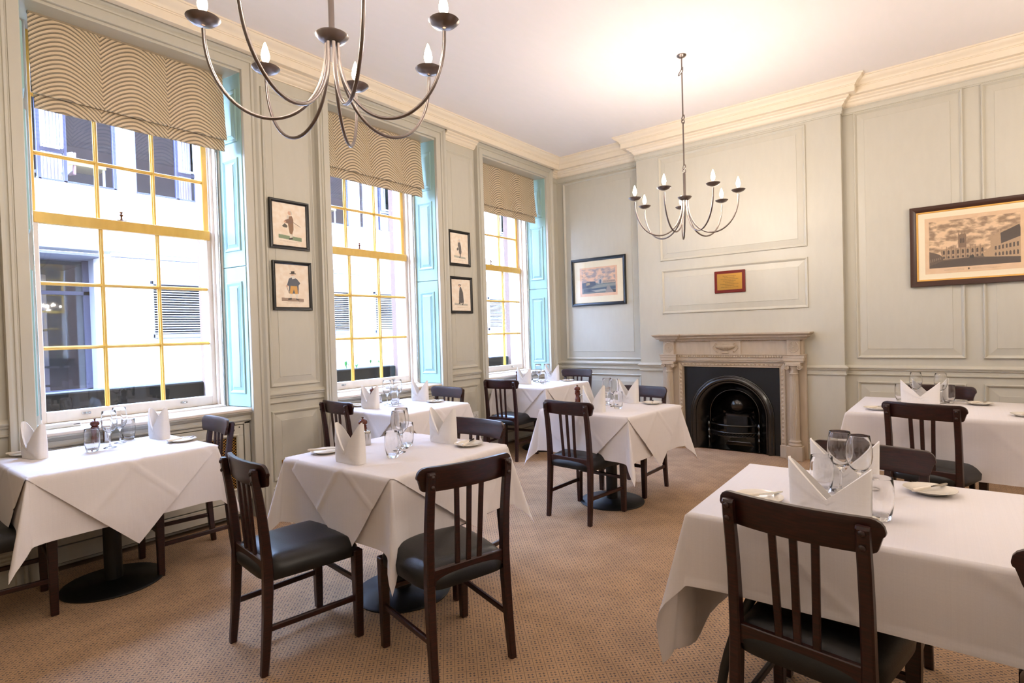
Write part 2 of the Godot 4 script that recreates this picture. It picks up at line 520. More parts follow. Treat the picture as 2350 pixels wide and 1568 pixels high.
	wall_panel(wb, "panel", Vector3(0.675, 0.52, 0), R, U, 1.10, 0.58, M.wall, 0.06)
	wall_panel(wb, "panel", Vector3(2.385, 2.81, BR), R, U, 1.585, 1.24, M.wall, 0.055)
	wall_panel(wb, "panel", Vector3(2.392, 1.822, BR), R, U, 1.575, 0.52, M.wall, 0.06)
	for e in [[3.585, 4.425], [4.545, 5.39], [5.51, 6.35], [6.47, 7.25], [7.37, 8.2]]:
		wall_panel(wb, "panel", Vector3((e[0] + e[1]) * 0.5, 2.25, RW), R, U, e[1] - e[0], 2.42, M.wall, 0.06, 0.022)
		wall_panel(wb, "panel", Vector3((e[0] + e[1]) * 0.5, 0.525, RW), R, U, e[1] - e[0], 0.58, M.wall, 0.07, 0.022)
	# the two walls behind the camera
	b = MB.new(); b.box(Vector3(RX + 0.15, CEIL * 0.5, RZ * 0.5), Vector3(0.3, CEIL, RZ + 0.6))
	var wr := thing("wall_right", "sage painted panelled wall on the right", "wall", Vector3.ZERO, 0, "", "structure")
	part(wr, "plaster", b, M.wall)
	b = MB.new(); b.box(Vector3(RX * 0.5, CEIL * 0.5, RZ + 0.15), Vector3(RX + 0.6, CEIL, 0.3))
	var wf := thing("wall_front", "sage painted wall behind the camera", "wall", Vector3.ZERO, 0, "", "structure")
	part(wf, "plaster", b, M.wall)
	build_trim()

func build_trim():
	var V := func(a, b2): return Vector2(a, b2)
	var crown := [V.call(0.085, CEIL - 0.138), V.call(0.135, CEIL - 0.138), V.call(0.138, CEIL - 0.134), V.call(0.138, CEIL - 0.082), V.call(0.145, CEIL - 0.080), V.call(0.145, CEIL - 0.072), V.call(0.152, CEIL - 0.070), V.call(0.154, CEIL - 0.062), V.call(0.163, CEIL - 0.050), V.call(0.182, CEIL - 0.040), V.call(0.200, CEIL - 0.026), V.call(0.205, CEIL - 0.014), V.call(0.215, CEIL - 0.013), V.call(0.215, CEIL)]
	var loop := [Vector3(0, 0, RZ), Vector3(0, 0, 0), Vector3(BX0, 0, 0), Vector3(BX0, 0, BR), Vector3(BX1, 0, BR), Vector3(BX1, 0, RW), Vector3(RX, 0, RW), Vector3(RX, 0, RZ)]
	var b := MB.new()
	b.run(loop, true, Vector3.UP, crown)
	tag(solo("trim", b, M.cornice, "", ""), "cream moulded plaster cornice running round the ceiling", "cornice", "", "structure")
	# bed mould below it, broken by the window heads
	var bed := [V.call(0.0, 3.517), V.call(0.012, 3.517), V.call(0.014, 3.524), V.call(0.022, 3.530), V.call(0.034, 3.542), V.call(0.040, 3.556), V.call(0.058, 3.566), V.call(0.062, 3.576), V.call(0.075, 3.582), V.call(0.085, 3.588), V.call(0.085, CEIL - 0.136)]
	var segs := [[Vector3(0, 0, RZ), Vector3(0, 0, WZ[0] + HALF + ARCH)], [Vector3(0, 0, WZ[0] - HALF - ARCH), Vector3(0, 0, WZ[1] + HALF + ARCH)], [Vector3(0, 0, WZ[1] - HALF - ARCH), Vector3(0, 0, WZ[2] + HALF + ARCH)],
		[Vector3(0, 0, WZ[2] - HALF - ARCH), Vector3(0, 0, 0), Vector3(BX0, 0, 0), Vector3(BX0, 0, BR), Vector3(BX1, 0, BR), Vector3(BX1, 0, RW), Vector3(RX, 0, RW), Vector3(RX, 0, RZ)]]
	for s in segs:
		b = MB.new(); b.run(s, false, Vector3.UP, bed, true)
		tag(solo("trim", b, M.cornice, "", ""), "cream bed moulding under the cornice", "moulding", "cornice bed mouldings", "structure")
	# sage moulding directly below the cornice on the far wall
	var pic := [V.call(0.0, 3.452), V.call(0.010, 3.454), V.call(0.014, 3.462), V.call(0.010, 3.468), V.call(0.016, 3.480), V.call(0.016, 3.506), V.call(0.020, 3.508), V.call(0.020, 3.518)]
	b = MB.new(); b.run(segs[3], false, Vector3.UP, pic)
	tag(solo("trim", b, M.wall, "", ""), "sage painted moulding below the cornice of the far wall", "moulding", "", "structure")
	# chair rail
	var rail := [V.call(0.0, 0.872), V.call(0.012, 0.873), V.call(0.016, 0.878), V.call(0.016, 0.886), V.call(0.010, 0.890), V.call(0.010, 0.918), V.call(0.020, 0.922), V.call(0.024, 0.928), V.call(0.024, 0.934), V.call(0.030, 0.938), V.call(0.034, 0.944), V.call(0.034, 0.952), V.call(0.026, 0.958), V.call(0.020, 0.966), V.call(0.008, 0.972), V.call(0.0, 0.974)]
	var skirt := [V.call(0.022, 0.0), V.call(0.022, 0.145), V.call(0.018, 0.150), V.call(0.020, 0.162), V.call(0.012, 0.172), V.call(0.014, 0.184), V.call(0.006, 0.194), V.call(0.006, 0.204), V.call(0.0, 0.206)]
	var rl := [segs[0], segs[1], segs[2], [segs[3][0], Vector3(0, 0, 0), Vector3(BX0, 0, 0), Vector3(BX0, 0, BR), Vector3(1.60, 0, BR)], [Vector3(3.15, 0, BR), Vector3(BX1, 0, BR), Vector3(BX1, 0, RW), Vector3(RX, 0, RW), Vector3(RX, 0, RZ)]]
	var where := ["left of the first window", "between the first and second window", "between the second and third window", "in the far corner and left of the fireplace", "right of the fireplace"]
	var side := ["left", "left", "left", "back", "right"]
	for i in rl.size():
		b = MB.new(); b.run(rl[i], false, Vector3.UP, rail, true)
		tag(solo("trim", b, M.wall, "", ""), "sage moulded chair rail " + where[i], "moulding", "", "structure")
		b = MB.new(); b.run(rl[i], false, Vector3.UP, skirt, true)
		var s := solo("baseboard_" + side[i], b, M.wall, "", "")
		tag(s, "sage painted skirting board " + where[i], "skirting", "", "structure")

# ---------------------------------------------------------------- windows
func build_window(i: int):
	var z: float = WZ[i]
	var nth: String = ["nearest the camera, on the far left", "in the middle of the window wall", "farthest from the camera, next to the corner"][i]
	var w := thing("window_%d" % (i + 1), "tall painted sash window " + nth, "window", Vector3(0, 0, z), 0, "", "structure")
	taken["window_%d" % (i + 1)] = 1
	var b := MB.new()
	# architrave: jambs and head in one mitred moulding, standing on the floor
	var arch := [Vector2(0.0, 0.0), Vector2(0.0, 0.030), Vector2(0.004, 0.034), Vector2(0.058, 0.034), Vector2(0.060, 0.027), Vector2(0.066, 0.027), Vector2(0.070, 0.036), Vector2(0.078, 0.040), Vector2(0.084, 0.040), Vector2(0.088, 0.033), Vector2(0.094, 0.036), Vector2(0.104, 0.052), Vector2(0.112, 0.056), Vector2(0.125, 0.056), Vector2(0.125, 0.0)]
	arch.reverse()
	b.run([Vector3(0, 0, -HALF), Vector3(0, 3.495, -HALF), Vector3(0, 3.495, HALF), Vector3(0, 0, HALF)].map(func(p): return p), false, Vector3.RIGHT, arch)
	part(w, "architrave", b, M.wall)
	# reveal lining behind the architrave: head
	b = MB.new()
	b.box(Vector3(-0.16, 3.485, 0), Vector3(0.34, 0.02, HALF * 2), 0.002)
	part(w, "soffit", b, M.wall)
	# splayed shutters, three panels each
	for s in [-1.0, 1.0]:
		var a := Vector3(-0.285, 0, 0.605 * s); var c := Vector3(0.0, 0, 0.648 * s)
		var u: Vector3 = (c - a).normalized() * (-s)          # so that u x up faces the opening
		var n: Vector3 = u.cross(Vector3.UP)
		var mid: Vector3 = (a + c) * 0.5
		var wd := a.distance_to(c)
		b = MB.new()
		var bs := Basis(u, Vector3.UP, n)
		b.box(mid - n * 0.012 + Vector3(0, 1.422, 0), Vector3(wd, 1.106, 0.024), 0.002, bs)
		b.box(mid - n * 0.012 + Vector3(0, 2.732, 0), Vector3(wd, 1.504, 0.024), 0.002, bs)
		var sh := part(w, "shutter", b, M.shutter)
		for e in [[0.97, 1.86], [2.10, 2.83], [2.95, 3.36]]:
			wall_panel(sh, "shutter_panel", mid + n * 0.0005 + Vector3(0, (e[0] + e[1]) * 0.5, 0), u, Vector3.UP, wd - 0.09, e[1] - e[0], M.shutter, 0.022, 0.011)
		# sash box lining beside the shutter
		b = MB.new()
		b.box(Vector3(-0.385, 2.18, 0.602 * s), Vector3(0.20, 2.64, 0.05), 0.003)
		b.box(Vector3(-0.365, 2.18, 0.570 * s), Vector3(0.018, 2.64, 0.024), 0.003)
		b.box(Vector3(-0.300, 2.18, 0.583 * s), Vector3(0.030, 2.64, 0.03), 0.004)
		part(w, "sash_box", b, M.cream)
		# cord hanging beside the lining
		b = MB.new()
		b.tube([Vector3(-0.27, 0.92, 0.575 * s), Vector3(-0.27, 2.9, 0.577 * s)], 0.003, 6)
		part(w, "blind_chain", b, M.steel)
	# sill board and moulding below
	b = MB.new()
	b.box(Vector3(-0.135, 0.853, 0), Vector3(0.31, 0.022, 1.296), 0.004)
	part(w, "sill", b, M.cream)
	b = MB.new()
	b.run([Vector3(-0.03, 0, HALF), Vector3(-0.03, 0, -HALF)], false, Vector3.UP, [Vector2(0, 0.765), Vector2(0.012, 0.767), Vector2(0.016, 0.776), Vector2(0.008, 0.782), Vector2(0.010, 0.806), Vector2(0.022, 0.812), Vector2(0.030, 0.824), Vector2(0.040, 0.832), Vector2(0.040, 0.842), Vector2(0.0, 0.842)])
	part(w, "sill_moulding", b, M.wall)
	b = MB.new()
	b.box(Vector3(-0.395, 0.868, 0), Vector3(0.25, 0.022, 1.17), 0.004)
	part(w, "frame_sill", b, M.cream)
	# sashes
	var pw := 0.3568; var pe := 0.3469
	var gh := pw * 0.5 + pe                                     # glass half width
	var hw := 0.566
	for sash in [0, 1]:
		var x := -0.40 if sash == 0 else -0.443
		var y0 := 0.880 if sash == 0 else 2.222                 # bottom of bottom rail
		var g0 := 0.9546 if sash == 0 else 2.282
		var g1 := 2.208 if sash == 0 else 3.42
		var y1 := 2.284 if sash == 0 else 3.485
		b = MB.new()
		for s in [-1.0, 1.0]:
			b.box(Vector3(x, (y0 + y1) * 0.5, s * (gh + hw) * 0.5), Vector3(0.04, y1 - y0, hw - gh), 0.004)
		if sash == 0: b.box(Vector3(x, (y0 + g0) * 0.5, 0), Vector3(0.042, g0 - y0, gh * 2 + 0.004), 0.004)
		else: b.box(Vector3(x, (g1 + y1) * 0.5, 0), Vector3(0.04, y1 - g1, gh * 2 + 0.004), 0.004)
		var sh := part(w, "lower_sash" if sash == 0 else "upper_sash", b, M.cream if sash == 0 else M.ochre)  # upper stiles and top rail share the painted backlit yellow
		b = MB.new()
		if sash == 0: b.box(Vector3(x + 0.004, (g1 + y1) * 0.5, 0), Vector3(0.05, y1 - g1, hw * 2 - 0.03), 0.004)
		else: b.box(Vector3(x, (y0 + g0) * 0.5, 0), Vector3(0.038, g0 - y0, hw * 2), 0.004)
		part(sh, "meeting_rail", b, M.ochre, "meeting rail with the backlit yellow put into its colour")
		var bars := [1.379, 1.8137] if sash == 0 else [2.685, 3.07]
		var zs := [-gh, -pw * 0.5, pw * 0.5, gh]
		var ys := [g0] + bars + [g1]
		for k in [1, 2]:
			b = MB.new()
			b.box(Vector3(x, (g0 + g1) * 0.5, zs[k]), Vector3(0.036, g1 - g0, 0.014), 0.003)
			b.box(Vector3(x - 0.006, (g0 + g1) * 0.5, zs[k]), Vector3(0.018, g1 - g0, 0.027), 0.003)
			part(sh, "glazing_bar", b, M.ochre, "upright glazing bar with the backlit yellow put into its colour")
		for k in 2:
			b = MB.new()
			b.box(Vector3(x, bars[k], 0), Vector3(0.034, 0.014, gh * 2), 0.003)
			b.box(Vector3(x - 0.006, bars[k], 0), Vector3(0.017, 0.026, gh * 2), 0.003)
			part(sh, "glazing_bar", b, M.ochre, "level glazing bar with the backlit yellow put into its colour")
		for r in 3:
			for c in 3:
				b = MB.new()
				b.box(Vector3(x - 0.009, (ys[r] + ys[r + 1]) * 0.5, (zs[c] + zs[c + 1]) * 0.5), Vector3(0.003, ys[r + 1] - ys[r], zs[c + 1] - zs[c]))
				part(sh, "pane", b, M.pane)
		if sash == 0:
			# two bolts on the bottom rail, fastener on the meeting rail
			for zz in [0.31, -0.31]:
				b = MB.new()
				b.box(Vector3(x + 0.027, 0.925, zz), Vector3(0.010, 0.016, 0.050), 0.003)
				b.lathe([Vector2(0, 0), Vector2(0.008, 0.001), Vector2(0.008, 0.016), Vector2(0.004, 0.020), Vector2(0, 0.021)], 10, Transform3D(Basis(Vector3(0, 0, 1), -PI / 2), Vector3(x + 0.03, 0.926, zz)))
				part(sh, "sash_bolt", b, M.steel)
			b = MB.new()
			b.box(Vector3(x, 2.288, 0.05), Vector3(0.03, 0.008, 0.06), 0.002)
			b.lathe([Vector2(0, 0), Vector2(0.011, 0), Vector2(0.007, 0.012), Vector2(0.006, 0.026), Vector2(0.012, 0.034), Vector2(0.012, 0.041), Vector2(0.005, 0.046), Vector2(0.006, 0.05), Vector2(0.010, 0.054), Vector2(0.010, 0.060), Vector2(0, 0.062)], 12, Transform3D(Basis(), Vector3(x, 2.291, 0.05)))
			part(sh, "fastener", b, M.bronze)
	# masonry reveal outside
	b = MB.new()
	for s in [-1.0, 1.0]: b.box(Vector3(-0.54, 2.2, s * 0.615), Vector3(0.12, 2.75, 0.10), 0.003)
	b.box(Vector3(-0.56, 0.85, 0), Vector3(0.20, 0.05, 1.30), 0.004)
	part(w, "outer_reveal", b, M.spandrel)
	build_blind(i, z, nth)
	build_radiator_cover(i, z)
	build_planter(i, z)

func build_blind(i: int, z: float, nth: String):
	var r := thing("roman_blind", "taupe roman blind with arched line pattern in the window " + ["nearest the camera", "in the middle", "next to the corner"][i], "blind", Vector3(-0.10, 2.87, z), 0, "roman blinds, half drawn up")
	var hw := 0.585
	var mk := func(prof: Array, v0: float, wid: float) -> MB:
		# prof: (x, y) from top to bottom; cloth swept across z with a slight sag
		var b := MB.new()
		var nz := 16
		for k in prof.size() - 1:
			for c in nz:
				var p := []; var t := []
				for e in [[k + 1, c], [k + 1, c + 1], [k, c + 1], [k, c]]:
					var q: Vector2 = prof[e[0]]
					var f: float = float(e[1]) / nz
					var zz: float = wid - f * wid * 2.0
					var sag: float = 0.004 * sin(f * PI * 3.0 + i) * (1.0 - (q.y / 0.63))
					p.append(Vector3(q.x + sag, q.y - absf(sag) * 0.6, zz))
					t.append(Vector2((zz + wid) / 0.40 + i * 0.3, (v0 - q.y) / 0.40))
				b.quaduv(p, t, 1)
		return b
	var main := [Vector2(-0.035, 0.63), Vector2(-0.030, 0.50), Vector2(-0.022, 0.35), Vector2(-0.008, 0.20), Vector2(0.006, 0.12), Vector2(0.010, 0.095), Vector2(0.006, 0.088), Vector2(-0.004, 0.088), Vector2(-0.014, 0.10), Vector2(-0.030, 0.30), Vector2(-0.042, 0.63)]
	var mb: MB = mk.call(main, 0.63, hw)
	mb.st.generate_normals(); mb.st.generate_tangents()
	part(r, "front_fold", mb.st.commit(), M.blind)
	var flap := [Vector2(-0.030, 0.13), Vector2(-0.022, 0.10), Vector2(-0.012, 0.07), Vector2(-0.010, 0.012), Vector2(-0.014, 0.0), Vector2(-0.022, 0.004), Vector2(-0.028, 0.06), Vector2(-0.040, 0.13)]
	mb = mk.call(flap, 0.63, hw - 0.012)
	mb.st.generate_normals(); mb.st.generate_tangents()
	part(r, "bottom_fold", mb.st.commit(), M.blind)
	var b := MB.new()
	b.box(Vector3(-0.045, 0.608, 0), Vector3(0.03, 0.03, hw * 2), 0.002)
	part(r, "head_rail", b, M.blind_back)

func build_radiator_cover(i: int, z: float):
	var r := thing("radiator_cover", "sage radiator cover with brass lattice under the " + ["first window on the left", "middle window", "window by the corner"][i], "radiator cover", Vector3(-0.03, 0, z), 0, "radiator covers under the windows")
	var b := MB.new()
	# frame round the door, door with two lattice openings
	var w := 1.30
	for s in [-1.0, 1.0]: b.box(Vector3(-0.02, 0.40, s * (w * 0.5 - 0.022)), Vector3(0.04, 0.72, 0.044), 0.003)
	b.box(Vector3(-0.02, 0.752, 0), Vector3(0.04, 0.022, w), 0.003)
	b.box(Vector3(-0.02, 0.095, 0), Vector3(0.04, 0.10, w), 0.003)
	part(r, "frame", b, M.wall)
	b = MB.new(); b.box(Vector3(-0.05, 0.40, 0), Vector3(0.01, 0.74, w - 0.02))
	part(r, "hollow_shade", b, M.gap_shade)  # sheet coloured dark for the shade inside the cover
	b = MB.new()
	var gy0 := 0.245; var gy1 := 0.655
	var hw := w * 0.5 - 0.052
	b.box(Vector3(-0.014, (gy1 + 0.736) * 0.5, 0), Vector3(0.024, 0.736 - gy1, hw * 2), 0.003)
	b.box(Vector3(-0.014, (gy0 + 0.152) * 0.5, 0), Vector3(0.024, gy0 - 0.152, hw * 2), 0.003)
	for s in [-1.0, 1.0]: b.box(Vector3(-0.014, (gy0 + gy1) * 0.5, s * (hw - 0.025)), Vector3(0.024, gy1 - gy0, 0.05), 0.003)
	b.box(Vector3(-0.014, (gy0 + gy1) * 0.5, 0), Vector3(0.024, gy1 - gy0, 0.10), 0.003)
	var door := part(r, "door", b, M.wall)
	for s in [-1.0, 1.0]:
		var z0: float = 0.05 if s > 0 else -(hw - 0.05)
		var z1: float = hw - 0.05 if s > 0 else -0.05
		b = MB.new()
		b.run([Vector3(-0.002, gy0, z1), Vector3(-0.002, gy0, z0), Vector3(-0.002, gy1, z0), Vector3(-0.002, gy1, z1)], true, Vector3.RIGHT, [Vector2(0.016, 0), Vector2(0.014, 0.006), Vector2(0.006, 0.010), Vector2(0, 0.006), Vector2(-0.006, 0.0)])
		part(door, "grille_frame", b, M.wall)
		b = MB.new()
		var st := 0.021
		var hh: float = gy1 - gy0; var ww: float = z1 - z0
		for d in [1.0, -1.0]:
			var c := -hh
			while c < ww:
				var a0 := maxf(c, 0.0); var a1 := minf(c + hh, ww)
				if a1 > a0 + 0.004:
					var p := Vector3(-0.020, gy0 + (a0 - c), (z0 + a0) if d > 0 else (z1 - a0))
					var q := Vector3(-0.020, gy0 + (a1 - c), (z0 + a1) if d > 0 else (z1 - a1))
					b.tube([p, q], 0.0021, 4, false)
				c += st
		part(door, "lattice", b, M.brass, "brass diamond lattice")
	b = MB.new()
	b.lathe([Vector2(0, 0), Vector2(0.005, 0), Vector2(0.004, 0.004), Vector2(0, 0.005)], 8, Transform3D(Basis(Vector3(0, 0, 1), -PI / 2), Vector3(-0.002, 0.72, -hw + 0.03)))
	part(door, "lock", b, M.black_plastic)

func build_planter(i: int, z: float):
	var r := thing("window_box", "dark weathered planter outside the window " + ["on the far left", "in the middle", "by the corner"][i], "planter", Vector3(-0.76, 0.86, z), 0, "window boxes outside")
	var b := MB.new()
	b.hexa(Vector3(0, 0.095, 0), Vector3(0.17, 0.19, 1.26), Vector3(0.20, 0.19, 1.30), 0.006)
	part(r, "trough", b, M.crate_dark)
	b = MB.new(); b.box(Vector3(0, 0.19, 0), Vector3(0.17, 0.012, 1.26), 0.004)
	part(r, "soil", b, M.soil)
	b = MB.new()
	for s in [-0.4, 0.4]:
		b = MB.new(); b.box(Vector3(0.02, -0.02, s), Vector3(0.14, 0.045, 0.06), 0.004)
		part(r, "bracket", b, M.crate_dark)
	var rng := RandomNumberGenerator.new(); rng.seed = 400 + i
	var spots := [[], [[0.46, 5, 0.05], [0.20, 4, 0.03], [-0.02, 8, 0.07], [-0.10, 6, 0.05], [-0.33, 3, 0.10], [-0.45, 5, 0.07]], [[0.33, 3, 0.06], [-0.1, 3, 0.03]]][i] as Array
	var seen := 0
	for s in spots:
		b = MB.new()
		for k in int(s[1]):
			var a := rng.randf() * TAU; var h: float = s[2] * rng.randf_range(0.6, 1.3)
			var o := Vector3(cos(a), 0, sin(a))
			var tip := o * rng.randf_range(0.02, 0.045) + Vector3(0, h, 0)
			var side := o.cross(Vector3.UP) * 0.012
			var m := tip * 0.6 + Vector3(0, 0.012, 0)
			b.tube([Vector3.ZERO, tip * 0.4], 0.0016, 5)
			b.quad(tip * 0.35, m + side, tip, m - side)
			b.quad(tip * 0.35 - Vector3(0, 0.001, 0), m - side, tip - Vector3(0, 0.001, 0), m + side)
		var words := [[], ["curling leaf at the left end", "low sprout left of the middle", "broad bright green tuft in the middle", "leafy tuft right of the broad one", "tall thin shoot", "dark leafy sprig at the right end"], ["curved twig at the left", "low sprout at the right"]][i] as Array
		var p := solo("seedling", b, M.leaf, words[seen] + " of the planter outside " + ["", "the middle window", "the corner window"][i], "plant", "seedlings in the window boxes")
		seen += 1
		p.position = Vector3(-0.76 + rng.randf_range(-0.03, 0.05), 1.055, z + s[0])

# ---------------------------------------------------------------- fireplace
const FX := 2.385

func build_fireplace():
	var f := thing("fireplace_surround", "carved stone-coloured chimneypiece with fluted columns and urn tablet", "fireplace", Vector3(FX, 0, BR))
	var b := MB.new()
	# backing slab: pilasters and lintel
	for s in [-1.0, 1.0]: b.box(Vector3(s * 0.67, 0.54, 0.03), Vector3(0.20, 1.08, 0.06), 0.003)
	b.box(Vector3(0, 1.035, 0.03), Vector3(1.534, 0.088, 0.057), 0.003)
	part(f, "pilasters", b, M.stone)
	b = MB.new()
	b.box(Vector3(0, 1.16, 0.045), Vector3(1.50, 0.17, 0.09), 0.003)
	part(f, "frieze", b, M.stone)
	# mantel shelf, breaking forward over the columns
	var shelf_path := [Vector3(-0.735, 0, 0), Vector3(-0.735, 0, 0.12), Vector3(-0.60, 0, 0.12), Vector3(-0.60, 0, 0.09), Vector3(0.60, 0, 0.09), Vector3(0.60, 0, 0.12), Vector3(0.735, 0, 0.12), Vector3(0.735, 0, 0)]
	b = MB.new()
	b.run(shelf_path, false, Vector3.UP, [Vector2(0.0, 1.236), Vector2(0.028, 1.238), Vector2(0.034, 1.246), Vector2(0.036, 1.256), Vector2(0.060, 1.262), Vector2(0.066, 1.270), Vector2(0.072, 1.272), Vector2(0.072, 1.282), Vector2(0.086, 1.290), Vector2(0.096, 1.300), Vector2(0.100, 1.303), Vector2(0.100, 1.316), Vector2(0.0, 1.316)])
	b.box(Vector3(0, 1.276, 0.045), Vector3(1.50, 0.079, 0.10))
	part(f, "mantel_shelf", b, M.stone)
	# leaf moulding below the shelf: a row of small carved drops
	b = MB.new()
	var leaf := SphereMesh.new(); leaf.radius = 0.010; leaf.height = 0.024; leaf.radial_segments = 6; leaf.rings = 4
	for k in 52:
		b.st.append_from(leaf, 0, Transform3D(Basis(Vector3(0, 0, 1), 0.6), Vector3(-0.585 + 1.17 * k / 51.0, 1.240, 0.096)))
	var lm := part(f, "leaf_moulding", b.st.commit(), M.stone)
	lm.set_meta("kind", "stuff")
	# entablature with dentils
	var ent := [Vector3(-0.745, 0, 0), Vector3(-0.745, 0, 0.125), Vector3(-0.59, 0, 0.125), Vector3(-0.59, 0, 0.085), Vector3(0.59, 0, 0.085), Vector3(0.59, 0, 0.125), Vector3(0.745, 0, 0.125), Vector3(0.745, 0, 0)]
	b = MB.new()
	b.run(ent, false, Vector3.UP, [Vector2(0, 1.000), Vector2(0.010, 1.002), Vector2(0.010, 1.014), Vector2(0.018, 1.018), Vector2(0.018, 1.048), Vector2(0.022, 1.050), Vector2(0.022, 1.074), Vector2(0.030, 1.078), Vector2(0.030, 1.084), Vector2(0, 1.086)])
	b.box(Vector3(0, 1.043, 0.04), Vector3(1.48, 0.084, 0.085))
	part(f, "entablature", b, M.stone)
	var dent := MB.new(); dent.box(Vector3.ZERO, Vector3(0.017, 0.022, 0.012), 0.002)
	var dm := dent.mesh()
	for k in 45:
		var d := part(f, "dentil", dm, M.stone)
		d.position = Vector3(-0.572 + 1.144 * k / 44.0, 1.062, 0.112)
	# egg mouldings framing the opening
	b = MB.new()
	var open := [Vector3(0.545, 0.13, 0.06), Vector3(0.545, 0.967, 0.06), Vector3(-0.545, 0.967, 0.06), Vector3(-0.545, 0.13, 0.06)]
	b.run(open, false, Vector3(0, 0, 1), [Vector2(0.030, 0), Vector2(0.030, 0.014), Vector2(0.020, 0.020), Vector2(0.0, 0.012), Vector2(-0.014, 0.006), Vector2(-0.024, 0.014), Vector2(-0.028, 0.0), Vector2(-0.028, -0.04)])
	for s in [-1.0, 1.0]: b.box(Vector3(s * 0.546, 0.065, 0.066), Vector3(0.062, 0.13, 0.05), 0.003)
	part(f, "opening_frame", b, M.stone)
	var egg := SphereMesh.new(); egg.radius = 0.5; egg.height = 1.0; egg.radial_segments = 8; egg.rings = 5
	for k in 18:
		for s in [-1.0, 1.0]:
			var e := part(f, "egg_ornament", egg, M.stone)
			e.transform = Transform3D(Basis.IDENTITY.scaled(Vector3(0.030, 0.034, 0.020)), Vector3(s * 0.545, 0.155 + 0.0445 * k, 0.072))
	for k in 25:
		var e := part(f, "egg_ornament", egg, M.stone)
		e.transform = Transform3D(Basis(Vector3(0, 0, 1), 0.5).scaled(Vector3(0.034, 0.026, 0.018)), Vector3(-0.52 + 1.04 * k / 24.0, 0.967, 0.071))
	# columns
	for s in [-1.0, 1.0]:
		var cx: float = s * 0.665; var cz := 0.112
		b = MB.new()
		b.box(Vector3(cx, 0.072, cz - 0.012), Vector3(0.155, 0.144, 0.15), 0.004)
		part(f, "plinth", b, M.stone)
		b = MB.new()
		b.lathe([Vector2(0.062, 0.144), Vector2(0.066, 0.150), Vector2(0.066, 0.158), Vector2(0.060, 0.166), Vector2(0.052, 0.170), Vector2(0.050, 0.178), Vector2(0.058, 0.186), Vector2(0.058, 0.194), Vector2(0.050, 0.202), Vector2(0.046, 0.206)], 28, Transform3D(Basis(), Vector3(cx, 0, cz)))
		var col := part(f, "column_base", b, M.stone)
		# fluted shaft
		b = MB.new()
		var nseg := 120
		var ys := [0.206, 0.222, 0.30, 0.45, 0.60, 0.75, 0.862, 0.876, 0.885]
		for k in ys.size() - 1:
			for q in nseg:
				var p := []
				for e in [[q, k], [q + 1, k], [q + 1, k + 1], [q, k + 1]]:
					var y: float = ys[e[1]]
					var t: float = (y - 0.206) / 0.68
					var r := 0.046 - 0.009 * t * t
					var fl := 0.0045 if (y > 0.21 and y < 0.87) else 0.0
					var a: float = TAU * e[0] / nseg
					r -= fl * [0.0, 0.55, 0.95, 1.0, 0.95, 0.55][int(e[0]) % 6]
					p.append(Vector3(cx + cos(a) * r, y, cz - sin(a) * r))
				b.quad(p[0], p[1], p[2], p[3], 1 + k * 100 + (q / 6))
		part(f, "fluted_shaft", b, M.stone)
		b = MB.new()
		b.lathe([Vector2(0.037, 0.880), Vector2(0.043, 0.884), Vector2(0.043, 0.890), Vector2(0.037, 0.893), Vector2(0.037, 0.935), Vector2(0.044, 0.944), Vector2(0.048, 0.956), Vector2(0.044, 0.966)], 24, Transform3D(Basis(), Vector3(cx, 0, cz)))
		b.box(Vector3(cx, 0.988, cz - 0.006), Vector3(0.142, 0.026, 0.12), 0.005)
		# scrolls
		for e in [-1.0, 1.0]:
			var pts := []
			for q in 30:
				var a := q * 0.42; var r := 0.024 * (1.0 - q / 32.0)
				pts.append(Vector3(cx + e * (0.056 + r * sin(a) * 1.0), 0.953 + r * cos(a), cz + 0.052))
			b.tube(pts, 0.0052, 6)
			b.lathe([Vector2(0, -0.052), Vector2(0.021, -0.052), Vector2(0.018, 0.0), Vector2(0.021, 0.046), Vector2(0, 0.047)], 16, Transform3D(Basis(Vector3.RIGHT, PI / 2), Vector3(cx + e * 0.056, 0.953, cz)))
		b.tube([Vector3(cx - 0.056, 0.977, cz + 0.05), Vector3(cx, 0.972, cz + 0.052), Vector3(cx + 0.056, 0.977, cz + 0.05)], 0.006, 6)
		part(f, "capital", b, M.stone)
		# block with an oval rosette
		b = MB.new()
		b.box(Vector3(cx, 1.16, 0.075), Vector3(0.125, 0.155, 0.10), 0.003)
		part(f, "end_block", b, M.stone)
		b = MB.new()
		var up := Transform3D(Basis(Vector3.RIGHT, PI / 2), Vector3(cx, 1.165, 0.124))
		b.lathe([Vector2(0.052, 0), Vector2(0.052, 0.006), Vector2(0.047, 0.009), Vector2(0.043, 0.005), Vector2(0.012, 0.004), Vector2(0.010, 0.010), Vector2(0.004, 0.012), Vector2(0, 0.012)], 32, up, 1.18)
		for q in 20:
			var a := TAU * q / 20.0
			var d := Vector3(cos(a), sin(a) * 1.18, 0)
			b.tube([Vector3(cx, 1.165, 0.130) + d * 0.014, Vector3(cx, 1.165, 0.130) + d * 0.040], [0.0018, 0.0038], 5)
		part(f, "rosette", b, M.stone)
	# centre tablet with an urn
	b = MB.new()
	b.box(Vector3(-0.022, 1.16, 0.055), Vector3(0.33, 0.155, 0.095), 0.003)
	part(f, "tablet", b, M.stone)
	b = MB.new()
	var u0 := Transform3D(Basis().scaled(Vector3(1, 1, 0.35)), Vector3(-0.022, 1.095, 0.103))
